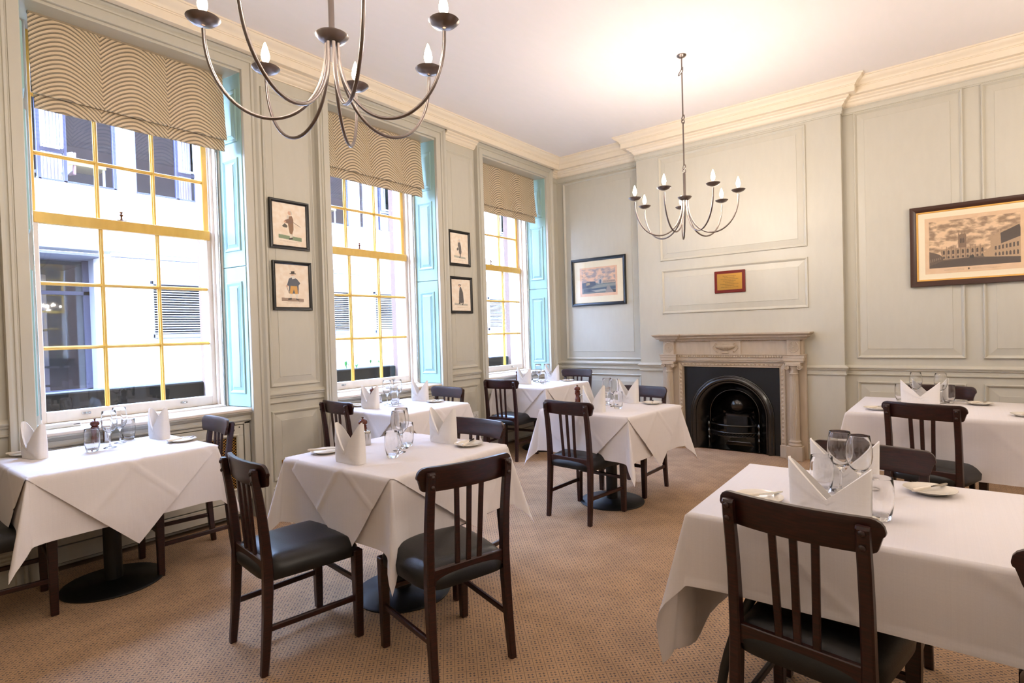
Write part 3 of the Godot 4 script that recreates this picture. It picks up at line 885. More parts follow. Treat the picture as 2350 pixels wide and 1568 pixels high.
	b.lathe([Vector2(0.034, 0), Vector2(0.038, 0.004), Vector2(0.036, 0.010), Vector2(0.022, 0.014), Vector2(0.018, 0.026), Vector2(0.030, 0.032), Vector2(0.060, 0.042), Vector2(0.092, 0.060), Vector2(0.106, 0.074), Vector2(0.106, 0.080), Vector2(0.080, 0.084), Vector2(0.026, 0.090), Vector2(0.018, 0.096), Vector2(0.024, 0.104), Vector2(0.012, 0.112), Vector2(0, 0.114)], 28, u0)
	for q in 15:
		var a := PI * (q + 0.5) / 15.0
		var o := Vector3(-0.022, 1.095, 0.103)
		b.tube([o + Vector3(cos(a) * 0.032, 0.034, sin(a) * 0.012), o + Vector3(cos(a) * 0.064, 0.046, sin(a) * 0.024), o + Vector3(cos(a) * 0.098, 0.066, sin(a) * 0.036)], [0.002, 0.004, 0.005], 5)
	for s in [-1.0, 1.0]:
		var pts := []
		for q in 15:
			var t := q / 14.0
			pts.append(Vector3(-0.022 + s * (0.104 + 0.030 * sin(t * PI * 0.9)), 1.118 + 0.075 * t, 0.106))
		b.tube(pts, 0.0042, 6)
		for yy in [[0.092, 1.110, 0.010], [0.102, 1.196, 0.012]]:
			var tr := []
			for q in 9: tr.append(Vector3(-0.022 + s * yy[0] + cos(TAU * q / 9.0) * yy[2], yy[1] + sin(TAU * q / 9.0) * yy[2], 0.107))
			b.tube(tr, 0.0038, 6, false, true)
	part(f, "urn_relief", b, M.stone)
	build_grate()

func arch_pts(r: float, cy: float, z: float, n: int = 28, ry: float = -1.0) -> Array:
	var p := []
	if ry < 0: ry = r
	for k in 5: p.append(Vector3(-r, cy * k / 5.0, z))
	for k in n + 1:
		var a := PI - PI * k / n
		p.append(Vector3(cos(a) * r, cy + sin(a) * ry, z))
	for k in 5: p.append(Vector3(r, cy * (4 - k) / 5.0, z))
	return p

func band(b: MB, a: Array, c: Array, grp: int):
	# a: outer loop, c: inner loop, both from lower left over the top to lower right, seen from +z
	for k in a.size() - 1:
		b.quad(a[k], c[k], c[k + 1], a[k + 1], grp)

func build_grate():
	var g := thing("fire_grate", "black cast-iron arched fireplace insert with a bowed basket grate", "fireplace insert", Vector3(FX, 0, BR + 0.03))
	var b := MB.new()
	var cy := 0.395
	var outer := arch_pts(0.455, cy, 0.0)
	# face plate between the rectangle and the arch
	var rect := []
	for p in outer:
		var q := Vector3(0, 0, 0)
		var d := Vector2(p.x, p.y - cy)
		if p.y <= cy + 0.0001: q = Vector3(signf(p.x) * 0.518, p.y, 0)
		else:
			var s := minf(0.518 / maxf(absf(d.x), 0.0001), (0.94 - cy) / maxf(d.y, 0.0001))
			q = Vector3(d.x * s, cy + d.y * s, 0)
		rect.append(q)
	band(b, rect, outer, -1)
	for s in [-1.0, 1.0]:                                   # top corners
		var c := Vector3(s * 0.518, 0.94, 0)
		for k in rect.size() - 1:
			var p: Vector3 = rect[k]; var q: Vector3 = rect[k + 1]
			if (absf(p.x - c.x) < 0.001 and absf(q.y - c.y) < 0.001 and q.x != p.x):
				b.tri(p, q, c)
			elif (absf(q.x - c.x) < 0.001 and absf(p.y - c.y) < 0.001 and q.x != p.x):
				b.tri(p, q, c)
	part(g, "face_plate", b, M.iron_plate)
	# rounded arch moulding
	b = MB.new()
	var prof := [[0.455, 0.0], [0.452, 0.010], [0.444, 0.014], [0.440, 0.010], [0.434, 0.014], [0.424, 0.030], [0.408, 0.036], [0.392, 0.028], [0.384, 0.012], [0.378, 0.004], [0.372, 0.008], [0.366, 0.0]]
	for k in prof.size() - 1:
		band(b, arch_pts(prof[k][0], cy, prof[k][1]), arch_pts(prof[k + 1][0], cy, prof[k + 1][1]), 1)
	part(g, "arch_moulding", b, M.iron)
	# splay into the hearth and second arch
	b = MB.new()
	band(b, arch_pts(0.366, cy, 0.0), arch_pts(0.345, cy, -0.02), 2)
	band(b, arch_pts(0.345, cy, -0.02), arch_pts(0.272, 0.40, -0.13, 28, 0.278), 2)
	part(g, "splay", b, M.iron)
	b = MB.new()
	var ring := []
	for p in arch_pts(0.268, 0.40, -0.125, 28, 0.274): ring.append(p)
	b.tube(ring, 0.007, 8)
	part(g, "inner_bead", b, M.iron)
	# fireback: deep niche with a rounded hood
	b = MB.new()
	var pr := [[0.268, -0.13, 0.274], [0.255, -0.20, 0.255], [0.22, -0.26, 0.21], [0.17, -0.29, 0.15]]
	for k in pr.size() - 1:
		band(b, arch_pts(pr[k][0], 0.40, pr[k][1], 28, pr[k][2]), arch_pts(pr[k + 1][0], 0.40, pr[k + 1][1], 28, pr[k + 1][2]), 3)
	var last := arch_pts(0.17, 0.40, -0.29, 28, 0.15)
	for k in last.size() - 1: b.tri(last[k], Vector3(0, 0.2, -0.29), last[k + 1], -1)
	b.quad(Vector3(-0.37, 0.012, 0.0), Vector3(0.37, 0.012, 0.0), Vector3(0.26, 0.012, -0.29), Vector3(-0.26, 0.012, -0.29))
	part(g, "fireback", b, M.iron)
	b = MB.new()
	var hood := SphereMesh.new(); hood.radius = 0.5; hood.height = 1.0; hood.radial_segments = 24; hood.rings = 12
	b.st.append_from(hood, 0, Transform3D(Basis().scaled(Vector3(0.42, 0.24, 0.22)), Vector3(0.0, 0.49, -0.275)))
	part(g, "hood", b.st.commit(), M.iron)
	# basket: bowed bars, ash bars, posts with knobs
	var bow := func(y: float, w: float, d: float) -> Array:
		var p := []
		for k in 15:
			var t := k / 14.0 * 2.0 - 1.0
			p.append(Vector3(t * w, y, -0.10 + d * (1.0 - t * t)))
		return p
	for y in [0.285, 0.205]:
		b = MB.new(); b.tube(bow.call(y, 0.25, 0.13), 0.011, 8)
		part(g, "basket_bar", b, M.iron)
	b = MB.new()
	var fr: Array = bow.call(0.165, 0.25, 0.14)
	for k in 14: b.box((fr[k] + fr[k + 1]) * 0.5, Vector3(0.042, 0.014, 0.012), 0.002, Basis(Vector3.UP, -atan2((fr[k + 1] - fr[k]).z, (fr[k + 1] - fr[k]).x)))
	part(g, "bottom_rail", b, M.iron)
	for k in 17:
		var t := k / 16.0 * 2.0 - 1.0
		b = MB.new(); b.box(Vector3(t * 0.235, 0.163, (-0.11 + 0.13 * (1.0 - t * t) - 0.20) * 0.5), Vector3(0.010, 0.012, 0.09 + 0.13 * (1.0 - t * t)), 0.002)
		part(g, "ash_bar", b, M.iron)
	for s in [-1.0, 1.0]:
		b = MB.new()
		b.lathe([Vector2(0, 0.0), Vector2(0.014, 0.0), Vector2(0.014, 0.03), Vector2(0.010, 0.05), Vector2(0.010, 0.10), Vector2(0.018, 0.11), Vector2(0.018, 0.125), Vector2(0.010, 0.135), Vector2(0.012, 0.17), Vector2(0.021, 0.185), Vector2(0.021, 0.205), Vector2(0.011, 0.22), Vector2(0.011, 0.25), Vector2(0.018, 0.262), Vector2(0.020, 0.280), Vector2(0.012, 0.296), Vector2(0.007, 0.306), Vector2(0, 0.31)], 14, Transform3D(Basis(), Vector3(s * 0.272, 0, -0.085)))
		part(g, "post", b, M.iron)
	# sloping hob rim and fire brick
	b = MB.new()
	var rim := [Vector3(-0.23, 0.315, -0.09), Vector3(-0.125, 0.375, -0.22), Vector3(0.14, 0.368, -0.22), Vector3(0.24, 0.290, -0.09)]
	for k in 3:
		var d: Vector3 = rim[k + 1] - rim[k]
		var z := d.normalized(); var y := (Vector3.UP - z * z.y).normalized()
		b.box((rim[k] + rim[k + 1]) * 0.5, Vector3(0.022, 0.030, d.length() + 0.01), 0.005, Basis(y.cross(z), y, z))
		b.box((rim[k] + rim[k + 1]) * 0.5 + y * 0.017, Vector3(0.030, 0.008, d.length() + 0.012), 0.003, Basis(y.cross(z), y, z))
	part(g, "hob_rim", b, M.iron)
	b = MB.new(); b.box(Vector3(0.005, 0.262, -0.215), Vector3(0.235, 0.20, 0.02), 0.004)
	part(g, "fire_brick", b, M.tile_black)

# ---------------------------------------------------------------- chandeliers
func build_chandeliers():
	var spots := [[Vector3(2.527, 0, 1.834), 0.684, "far one hanging in front of the fireplace"], [Vector3(2.52, 0, 5.316), -0.518, "near one at the top of the picture"], [Vector3(5.9, 0, 5.316), 0.2, "unseen one added right of the camera"], [Vector3(5.9, 0, 1.834), 0.4, "unseen one added beyond the right edge"]]  # last two hang out of view, added as fill for the right side
	var proto: Node3D = null
	for s in spots:
		var t := thing("chandelier", "pewter chandelier with seven lit candle bulbs, the " + s[2], "chandelier", s[0], -s[1], "seven-arm chandeliers")
		chandelier_parts(t)

var chand := {}
func chandelier_parts(t: Node3D):
	var hub := 2.512; var low := 0.295; var rr := 0.43
	if chand.is_empty():
		var b := MB.new()
		b.lathe([Vector2(0, CEIL - 0.022), Vector2(0.016, CEIL - 0.022), Vector2(0.034, CEIL - 0.012), Vector2(0.040, CEIL - 0.006), Vector2(0.040, CEIL)], 24)
		chand.rose = b.mesh()
		b = MB.new()
		b.tube([Vector3(0, CEIL - 0.02, 0), Vector3(0, 3.63, 0), Vector3(-0.006, 3.615, 0)], 0.006, 8)
		b.tube([Vector3(-0.006, 3.62, 0), Vector3(-0.055, 3.60, 0.0), Vector3(-0.06, 3.592, 0), Vector3(-0.052, 3.586, 0), Vector3(0.0, 3.588, 0), Vector3(0.014, 3.60, 0), Vector3(0.016, 3.63, 0)], 0.0042, 6)
		chand.hook = b.mesh()
		for e in [["rod_a", 3.585, 3.215], ["rod_b", 3.165, 2.79]]:
			b = MB.new(); b.tube([Vector3(0, e[1], 0), Vector3(0, e[2], 0)], 0.0062, 8)
			var yb: float = e[2]
			b.tube([Vector3(0, yb + 0.01, 0), Vector3(-0.02, yb - 0.012, 0), Vector3(-0.012, yb - 0.034, 0), Vector3(0.012, yb - 0.036, 0), Vector3(0.024, yb - 0.016, 0), Vector3(0.018, yb + 0.006, 0)], 0.0045, 6)
			var ring := []
			for k in 12: ring.append(Vector3(0, yb - 0.045 + 0.018 * cos(TAU * k / 12.0), 0.014 * sin(TAU * k / 12.0)))
			b.tube(ring, 0.004, 6, false, true)
			chand[e[0]] = b.mesh()
		b = MB.new()
		b.lathe([Vector2(0.006, 2.735), Vector2(0.011, 2.72), Vector2(0.011, hub + 0.03), Vector2(0.016, hub + 0.02)], 12)
		chand.stem = b.mesh()
		b = MB.new()
		b.lathe([Vector2(0, hub - 0.022), Vector2(0.024, hub - 0.020), Vector2(0.046, hub - 0.007), Vector2(0.058, hub + 0.006), Vector2(0.060, hub + 0.010), Vector2(0.056, hub + 0.010), Vector2(0.044, hub + 0.0), Vector2(0.020, hub - 0.004), Vector2(0.016, hub + 0.02)], 28)
		chand.hub = b.mesh()
		b = MB.new()
		var pts := []
		for k in 33:
			var a := PI * k / 32.0
			pts.append(Vector3(0.022 + (rr - 0.022) * 0.5 * (1.0 - cos(a)), hub - 0.02 - low * pow(sin(a), 0.92), 0))
		b.tube(pts, 0.0066, 8)
		chand.arm = b.mesh()
		b = MB.new()
		b.lathe([Vector2(0.007, -0.016), Vector2(0.022, -0.014), Vector2(0.042, -0.006), Vector2(0.054, 0.005), Vector2(0.056, 0.008), Vector2(0.052, 0.008), Vector2(0.036, -0.001), Vector2(0.014, -0.006)], 24)
		b.lathe([Vector2(0.012, -0.012), Vector2(0.012, 0.022), Vector2(0.009, 0.025)], 12)
		chand.cup = b.mesh()
		b = MB.new()
		b.lathe([Vector2(0.006, 0.024), Vector2(0.010, 0.030), Vector2(0.0165, 0.048), Vector2(0.0175, 0.058), Vector2(0.014, 0.078), Vector2(0.008, 0.098), Vector2(0.003, 0.112), Vector2(0, 0.116)], 16)
		chand.bulb = b.mesh()
	part(t, "ceiling_rose", chand.rose, M.pewter)
	part(t, "hook", chand.hook, M.pewter)
	part(t, "rod", chand.rod_a, M.pewter); part(t, "rod", chand.rod_b, M.pewter)
	part(t, "stem", chand.stem, M.pewter); part(t, "hub", chand.hub, M.pewter)
	for k in 7:
		var a := TAU * k / 7.0
		var arm := part(t, "arm", chand.arm, M.pewter)
		arm.rotation.y = -a
		var cup := part(arm, "drip_cup", chand.cup, M.pewter)
		cup.position = Vector3(rr, hub + 0.008, 0)
		var bulb := part(arm, "bulb", chand.bulb, M.bulb)
		bulb.position = cup.position
		var l := OmniLight3D.new()
		l.light_color = Color(1.0, 0.945, 0.89); l.light_energy = LAMP
		l.light_size = 0.035; l.omni_range = 14.0; l.omni_attenuation = 2.0; l.shadow_enabled = true
		l.name = "bulb_light"
		arm.add_child(l, true)
		l.position = Vector3(rr, hub + 0.066, 0)

# ---------------------------------------------------------------- chairs
func rear_x(y: float) -> float:        # z of the back leg and upright at height y
	if y < 0.44: return 0.222 + 0.030 * pow((0.44 - y) / 0.44, 1.6) - 0.030
	return 0.192 + 0.034 * pow((y - 0.44) / 0.44, 1.25)

func make_chair() -> Node3D:
	var t := thing("dining_chair", "x", "chair")
	var b: MB
	# front legs
	for s in [-1.0, 1.0]:
		b = MB.new()
		b.hexa(Vector3(s * 0.206, 0.205, -0.205), Vector3(0.034, 0.41, 0.034), Vector3(0.044, 0.41, 0.044), 0.004)
		part(t, "leg", b, M.wood)
	# back legs running up into the uprights
	for s in [-1.0, 1.0]:
		b = MB.new()
		var ys := [0.0, 0.10, 0.22, 0.34, 0.42, 0.47, 0.54, 0.64, 0.74, 0.82, 0.855, 0.863]
		var rings := []
		for k in ys.size():
			var y: float = ys[k]
			var d := 0.040 if y < 0.45 else 0.040 - 0.012 * (y - 0.45) / 0.42
			var w := 0.036 if y < 0.45 else 0.034
			if y < 0.3: d -= 0.010 * (0.3 - y) / 0.3; w -= 0.004 * (0.3 - y) / 0.3
			if k == ys.size() - 1: d *= 0.6
			var zc := rear_x(y) + (0.010 if y > 0.7 else 0.0) * minf(1.0, (y - 0.7) / 0.1)
			var xc: float = s * (0.182 + (0.0 if y > 0.44 else 0.006 * (0.44 - y) / 0.44))
			var c := 0.005
			var ring := []
			for p in [Vector2(-w + 2 * c, -d), Vector2(w - 2 * c, -d), Vector2(w, -d + 2 * c), Vector2(w, d - 2 * c), Vector2(w - 2 * c, d), Vector2(-w + 2 * c, d), Vector2(-w, d - 2 * c), Vector2(-w, -d + 2 * c)]:
				ring.append(Vector3(xc + p.x * 0.5, y, zc + p.y * 0.5))
			rings.append(ring)
		for k in ys.size() - 1:
			for q in 8:
				var e := (q + 1) % 8
				b.quad(rings[k][e], rings[k][q], rings[k + 1][q], rings[k + 1][e])
		for q in range(1, 7):
			b.tri(rings[-1][0], rings[-1][q + 1], rings[-1][q]); b.tri(rings[0][0], rings[0][q], rings[0][q + 1])
		var leg := part(t, "leg", b, M.wood)
		for y in [0.846, 0.806]:
			b = MB.new()
			b.lathe([Vector2(0.0095, 0), Vector2(0.009, 0.003), Vector2(0.005, 0.006), Vector2(0, 0.007)], 10, Transform3D(Basis(Vector3.RIGHT, PI / 2 - 0.08), Vector3(s * 0.182, y, rear_x(y) + 0.010 + 0.0148)))
			part(leg, "screw_cap", b, M.wood)
	# top rail, curved in plan, shouldered ends
	b = MB.new()
	var fs := []
	for k in 25:
		var q := k / 24.0 * 2.0 - 1.0
		fs.append(signf(q) * (1.0 - pow(1.0 - absf(q), 1.7)))
	var nx := 24
	var pr := func(f: float, v: float, side: float) -> Vector3:
		# f -1..1 across, v 0..1 up, side -1 front, 1 back
		var hw := 0.226 - 0.020 * pow(1.0 - v, 1.5)
		var x := f * hw
		var y := 0.780 + 0.100 * v
		var edge := absf(f)
		if edge > 0.84:
			var q := (edge - 0.84) / 0.16
			var arc := 1.0 - sqrt(maxf(0.0, 1.0 - q * q))
			y -= 0.036 * arc * smoothstep(0.35, 1.0, v)
			y += 0.010 * arc * (1.0 - v)
		var bend := 0.032 * (1.0 - pow(absf(f), 2.0))
		var th := 0.011 * (1.0 - 0.35 * pow(absf(f), 8.0)) * (0.82 if (v < 0.05 or v > 0.95) else 1.0)
		return Vector3(x, y, rear_x(y) - 0.030 + bend + side * th)
	var vs := [0.0, 0.05, 0.25, 0.5, 0.75, 0.95, 1.0]
	for k in vs.size() - 1:
		for c in nx:
			var f0: float = fs[c]; var f1: float = fs[c + 1]
			b.quad(pr.call(f0, vs[k], 1.0), pr.call(f1, vs[k], 1.0), pr.call(f1, vs[k + 1], 1.0), pr.call(f0, vs[k + 1], 1.0), 1)
			b.quad(pr.call(f1, vs[k], -1.0), pr.call(f0, vs[k], -1.0), pr.call(f0, vs[k + 1], -1.0), pr.call(f1, vs[k + 1], -1.0), 2)
		b.quad(pr.call(1.0, vs[k], 1.0), pr.call(1.0, vs[k], -1.0), pr.call(1.0, vs[k + 1], -1.0), pr.call(1.0, vs[k + 1], 1.0), 3)
		b.quad(pr.call(-1.0, vs[k], -1.0), pr.call(-1.0, vs[k], 1.0), pr.call(-1.0, vs[k + 1], 1.0), pr.call(-1.0, vs[k + 1], -1.0), 4)
	for c in nx:
		var f0: float = fs[c]; var f1: float = fs[c + 1]
		b.quad(pr.call(f0, 1.0, 1.0), pr.call(f1, 1.0, 1.0), pr.call(f1, 1.0, -1.0), pr.call(f0, 1.0, -1.0), 5)
		b.quad(pr.call(f0, 0.0, -1.0), pr.call(f1, 0.0, -1.0), pr.call(f1, 0.0, 1.0), pr.call(f0, 0.0, 1.0), 6)
	part(t, "top_rail", b, M.wood)
	# three slats
	for s in [-1.0, 0.0, 1.0]:
		b = MB.new()
		var x0: float = s * 0.052; var x1: float = s * 0.060
		var p0 := Vector3(x0, 0.455, rear_x(0.455)); var p1 := Vector3(x1, 0.80, rear_x(0.80) - 0.002)
		var y := (p1 - p0).normalized(); var x := Vector3.RIGHT
		x = (x - y * x.dot(y)).normalized()
		b.box((p0 + p1) * 0.5, Vector3(0.022, (p1 - p0).length(), 0.013), 0.003, Basis(x, y, x.cross(y)))
		part(t, "slat", b, M.wood)
	# seat rails
	b = MB.new(); b.box(Vector3(0, 0.435, rear_x(0.44)), Vector3(0.335, 0.062, 0.022), 0.003)
	part(t, "back_rail", b, M.wood)
	b = MB.new(); b.box(Vector3(0, 0.400, -0.200), Vector3(0.372, 0.040, 0.022), 0.003)
	part(t, "front_rail", b, M.wood)
	for s in [-1.0, 1.0]:
		b = MB.new()
		var p0 := Vector3(s * 0.172, 0.400, 0.19); var p1 := Vector3(s * 0.198, 0.400, -0.19)
		var z := (p0 - p1).normalized()
		b.box((p0 + p1) * 0.5, Vector3(0.022, 0.045, (p0 - p1).length() - 0.03), 0.003, Basis(Vector3.UP.cross(z), Vector3.UP, z))
		part(t, "side_rail", b, M.wood)
		# side stretcher
		b = MB.new()
		p0 = Vector3(s * 0.186, 0.185, rear_x(0.185)); p1 = Vector3(s * 0.206, 0.185, -0.205)
		z = (p0 - p1).normalized()
		b.box((p0 + p1) * 0.5, Vector3(0.018, 0.026, (p0 - p1).length() - 0.02), 0.004, Basis(Vector3.UP.cross(z), Vector3.UP, z))
		part(t, "stretcher", b, M.wood)
	b = MB.new(); b.box(Vector3(0, 0.262, -0.205), Vector3(0.380, 0.026, 0.018), 0.004)
	part(t, "stretcher", b, M.wood)
	# padded seat
	b = MB.new()
	var n := 20
	var sp := func(a: int, c: int) -> Vector3:
		var u := float(a) / n * 2 - 1; var v := float(c) / n * 2 - 1
		# round the square into a cushion outline
		var w := lerpf(0.232, 0.200, (v + 1) * 0.5)
		var x := u * w; var z := -0.008 + v * 0.222
		var rr := pow(pow(absf(u), 6.0) + pow(absf(v), 6.0), 1.0 / 6.0)
		var m := maxf(absf(u), absf(v))
		if m > 0.8:
			var k := lerpf(1.0, m / rr, smoothstep(0.8, 1.0, m))
			x *= k; z = -0.008 + (z + 0.008) * k
		var e := maxf(absf(u), absf(v))
		var h := 0.463 + 0.026 * (1.0 - 0.5 * (u * u + v * v)) - 0.050 * pow(maxf(0.0, (e - 0.62) / 0.38), 2.6)
		return Vector3(x, h, z)
	for a in n:
		for c in n:
			b.quad(sp.call(a, c + 1), sp.call(a + 1, c + 1), sp.call(a + 1, c), sp.call(a, c), 1)
	for k in n:                                              # sides down to the frame
		for e in [[[k, n], [k + 1, n]], [[k + 1, 0], [k, 0]], [[n, k + 1], [n, k]], [[0, k], [0, k + 1]]]:
			var p: Vector3 = sp.call(e[0][0], e[0][1]); var q: Vector3 = sp.call(e[1][0], e[1][1])
			var pd := Vector3(p.x * 0.985, 0.385, (p.z + 0.008) * 0.985 - 0.008); var qd := Vector3(q.x * 0.985, 0.385, (q.z + 0.008) * 0.985 - 0.008)
			b.quad(pd, qd, q, p, 1)
	part(t, "seat", b, M.leather)
	return t

func build_chairs():
	var grp := "dark wooden dining chairs"
	var list := [
		["cut by the left edge at the window table", 0.43, 6.00, -0.10],
		["side-on between the first window table and radiator cover", 0.407, 5.08, 3.065],
		["nearest on the left of the middle table", 1.90, 5.188, -0.12],
		["at the right of the middle table, back to camera", 2.554, 4.848, 1.306],
		["behind the middle table, only its back showing", 2.06, 4.285, 3.13],
		["near side of the second window table", 0.42, 3.73, -0.06],
		["far side of the second window table", 0.44, 2.915, 3.10],
		["near side of the corner window table", 0.42, 1.69, 0.13],
		["far side of the corner window table, against panelling", 0.43, 0.45, 3.24],
		["near side of the table before the fireplace", 2.115, 2.922, -0.08],
		["far side of the table before the fireplace", 2.135, 2.13, 3.075],
		["largest, in the right foreground, back to camera", 3.979, 4.60, -0.138],
		["facing camera behind the right foreground table", 4.018, 4.005, 3.025],
		["cut by the right edge of the picture", 4.66, 4.70, -0.10],
		["near side of the far right table", 4.22, 2.07, -0.25],
		["behind the far right table, against the wall", 4.20, 1.24, 2.90]]
	var proto := make_chair()
	for i in list.size():
		var e: Array = list[i]
		var lab: String = "dark wooden chair with black seat, " + e[0]
		if i == 0:
			proto.position = Vector3(e[1], 0, e[2]); proto.rotation.y = e[3]
			proto.set_meta("label", lab); proto.set_meta("group", grp)
		else: copy(proto, lab, Vector3(e[1], 0, e[2]), e[3], grp)

# ---------------------------------------------------------------- tables and cloths
func make_table(at: Vector3, turn: float, w: float, d: float, where: String):
	var long := w > 1.2
	var t := thing("folding_table" if long else "pedestal_table", ("long table on bent tubular legs under white cloth " if long else "square table on round black base under white cloths ") + where, "table", at, turn, "long folding tables" if long else "pedestal tables")
	var b := MB.new()
	b.box(Vector3(0, 0.742, 0), Vector3(w, 0.028, d), 0.004)
	part(t, "table_top", b, M.wood)
	if long:
		var hw := w * 0.5; var hd := d * 0.5
		for sx in [-1.0, 1.0]:
			for sz in [-1.0, 1.0]:
				b = MB.new()
				var pts := []
				for q in 13:
					var f := q / 12.0
					pts.append(Vector3(sx * (hw - 0.30 + 0.255 * sin(f * PI * 0.5)), 0.728 * (1.0 - f), sz * (hd - 0.12)))
				b.tube(pts, 0.016, 10)
				part(t, "leg", b, M.leg_grey)
			b = MB.new(); b.tube([Vector3(sx * (hw - 0.30), 0.715, -hd + 0.12), Vector3(sx * (hw - 0.30), 0.715, hd - 0.12)], 0.014, 8)
			part(t, "cross_bar", b, M.leg_grey)
		return
	var xs := [0.0]
	for x in xs:
		b = MB.new()
		b.lathe([Vector2(0, 0), Vector2(0.255, 0), Vector2(0.258, 0.006), Vector2(0.250, 0.014), Vector2(0.06, 0.026), Vector2(0.045, 0.030), Vector2(0, 0.030)], 48, Transform3D(Basis(), Vector3(x, 0, 0)))
		part(t, "base_plate", b, M.base_black)
		b = MB.new()
		b.lathe([Vector2(0.045, 0.026), Vector2(0.045, 0.70), Vector2(0.045, 0.712)], 28, Transform3D(Basis(), Vector3(x, 0, 0)))
		part(t, "column", b, M.base_black)
		b = MB.new()
		b.box(Vector3(x, 0.72, 0), Vector3(0.5, 0.016, 0.05), 0.003); b.box(Vector3(x, 0.72, 0), Vector3(0.05, 0.0155, 0.5), 0.003)
		part(t, "top_bracket", b, M.base_black)

# under cloth: rectangle with hanging sides and gathered corners
func under_cloth(w: float, d: float, drops: Array, sd: int, bulge: float = 0.012, creases: Array = []) -> ArrayMesh:
	# drops: front(+z), right(+x), back(-z), left(-x)
	var b := MB.new()
	var rng := RandomNumberGenerator.new(); rng.seed = sd
	var y := TOP + 0.001
	var hw := w * 0.5 + 0.004; var hd := d * 0.5 + 0.004
	b.quad(Vector3(-hw, y, hd), Vector3(hw, y, hd), Vector3(hw, y, -hd), Vector3(-hw, y, -hd), 9)
	var nr := 22
	var ph := rng.randf() * 6.0
	# one station list right round: (edge point, outward direction in plan, drop at that station, fold weight)
	var st := []
	var sides := [[Vector3(-hw, y, hd), Vector3(hw, y, hd), Vector3(0, 0, 1)], [Vector3(hw, y, hd), Vector3(hw, y, -hd), Vector3(1, 0, 0)], [Vector3(hw, y, -hd), Vector3(-hw, y, -hd), Vector3(0, 0, -1)], [Vector3(-hw, y, -hd), Vector3(-hw, y, hd), Vector3(-1, 0, 0)]]
	for s in 4:
		var n := int(maxf(18.0, (sides[s][1] - sides[s][0]).length() * (26.0 if creases.is_empty() else 90.0)))
		var dr: float = drops[s]
		for k in n + 1:
			var f := float(k) / n
			st.append([sides[s][0].lerp(sides[s][1], f), sides[s][2], dr, 0.0, f, s])
		# corner fan
		var nd: float = drops[(s + 1) % 4]
		var nc := 14
		for k in range(1, nc):
			var a := PI * 0.5 * k / nc
			var dirv: Vector3 = sides[s][2] * cos(a) + sides[(s + 1) % 4][2] * sin(a)
			var reach := minf(dr / maxf(cos(a), 0.001), nd / maxf(sin(a), 0.001))
			st.append([sides[s][1], dirv, reach, sin(a * 2.0), a, 10 + s])
	var grid := []
	for e in st:
		var col := []
		var o: Vector3 = e[1]
		var w4: float = e[3]
		for r in nr + 1:
			var t := float(r) / nr
			# a finer first step so that the edge rolls over
			var rho: float = e[2] * t
			var drop := rho; var out := 0.0
			var rad := 0.012
			if rho < rad * 1.5708:
				out = rad * sin(rho / rad); drop = rad * (1.0 - cos(rho / rad))
			else:
				out = rad; drop = rho - rad * 0.5708
			# hanging folds
			var fall := drop / 0.4
			if int(e[5]) < 4:
				var f: float = e[4]
				out += bulge * fall * (sin(f * 9.0 + ph + e[5] * 2.1) * 0.45 + 0.55) * sin(PI * clampf(f, 0.0, 1.0)) * 0.9
				for c in creases:                 # ironed fold lines slanting down the cloth
					out += 0.0035 * exp(-pow((f - c[0] - c[1] * t) / 0.008, 2.0)) * minf(1.0, t * 6.0)
				var near := maxf(0.0, 1.0 - minf(f, 1.0 - f) * 9.0)
				out += 0.035 * fall * near * near
			else:
				var ridge := pow(w4, 1.4)
				out += fall * (0.035 + 0.085 * ridge)
				# second small crease beside the ridge
				out -= fall * 0.035 * pow(sin(float(e[4]) * 4.0), 2.0)
				drop *= 1.0 - 0.03 * ridge
			var hem := 0.0024 if (e[2] - rho) < 0.018 and rho > 0.05 else 0.0
			col.append(e[0] + o * (out + hem) - Vector3(0, drop, 0))
		grid.append(col)
	var m := grid.size()
	for i in m:
		var j := (i + 1) % m
		for r in nr:
			b.quad(grid[i][r + 1], grid[j][r + 1], grid[j][r], grid[i][r], 9)
	return b.mesh()

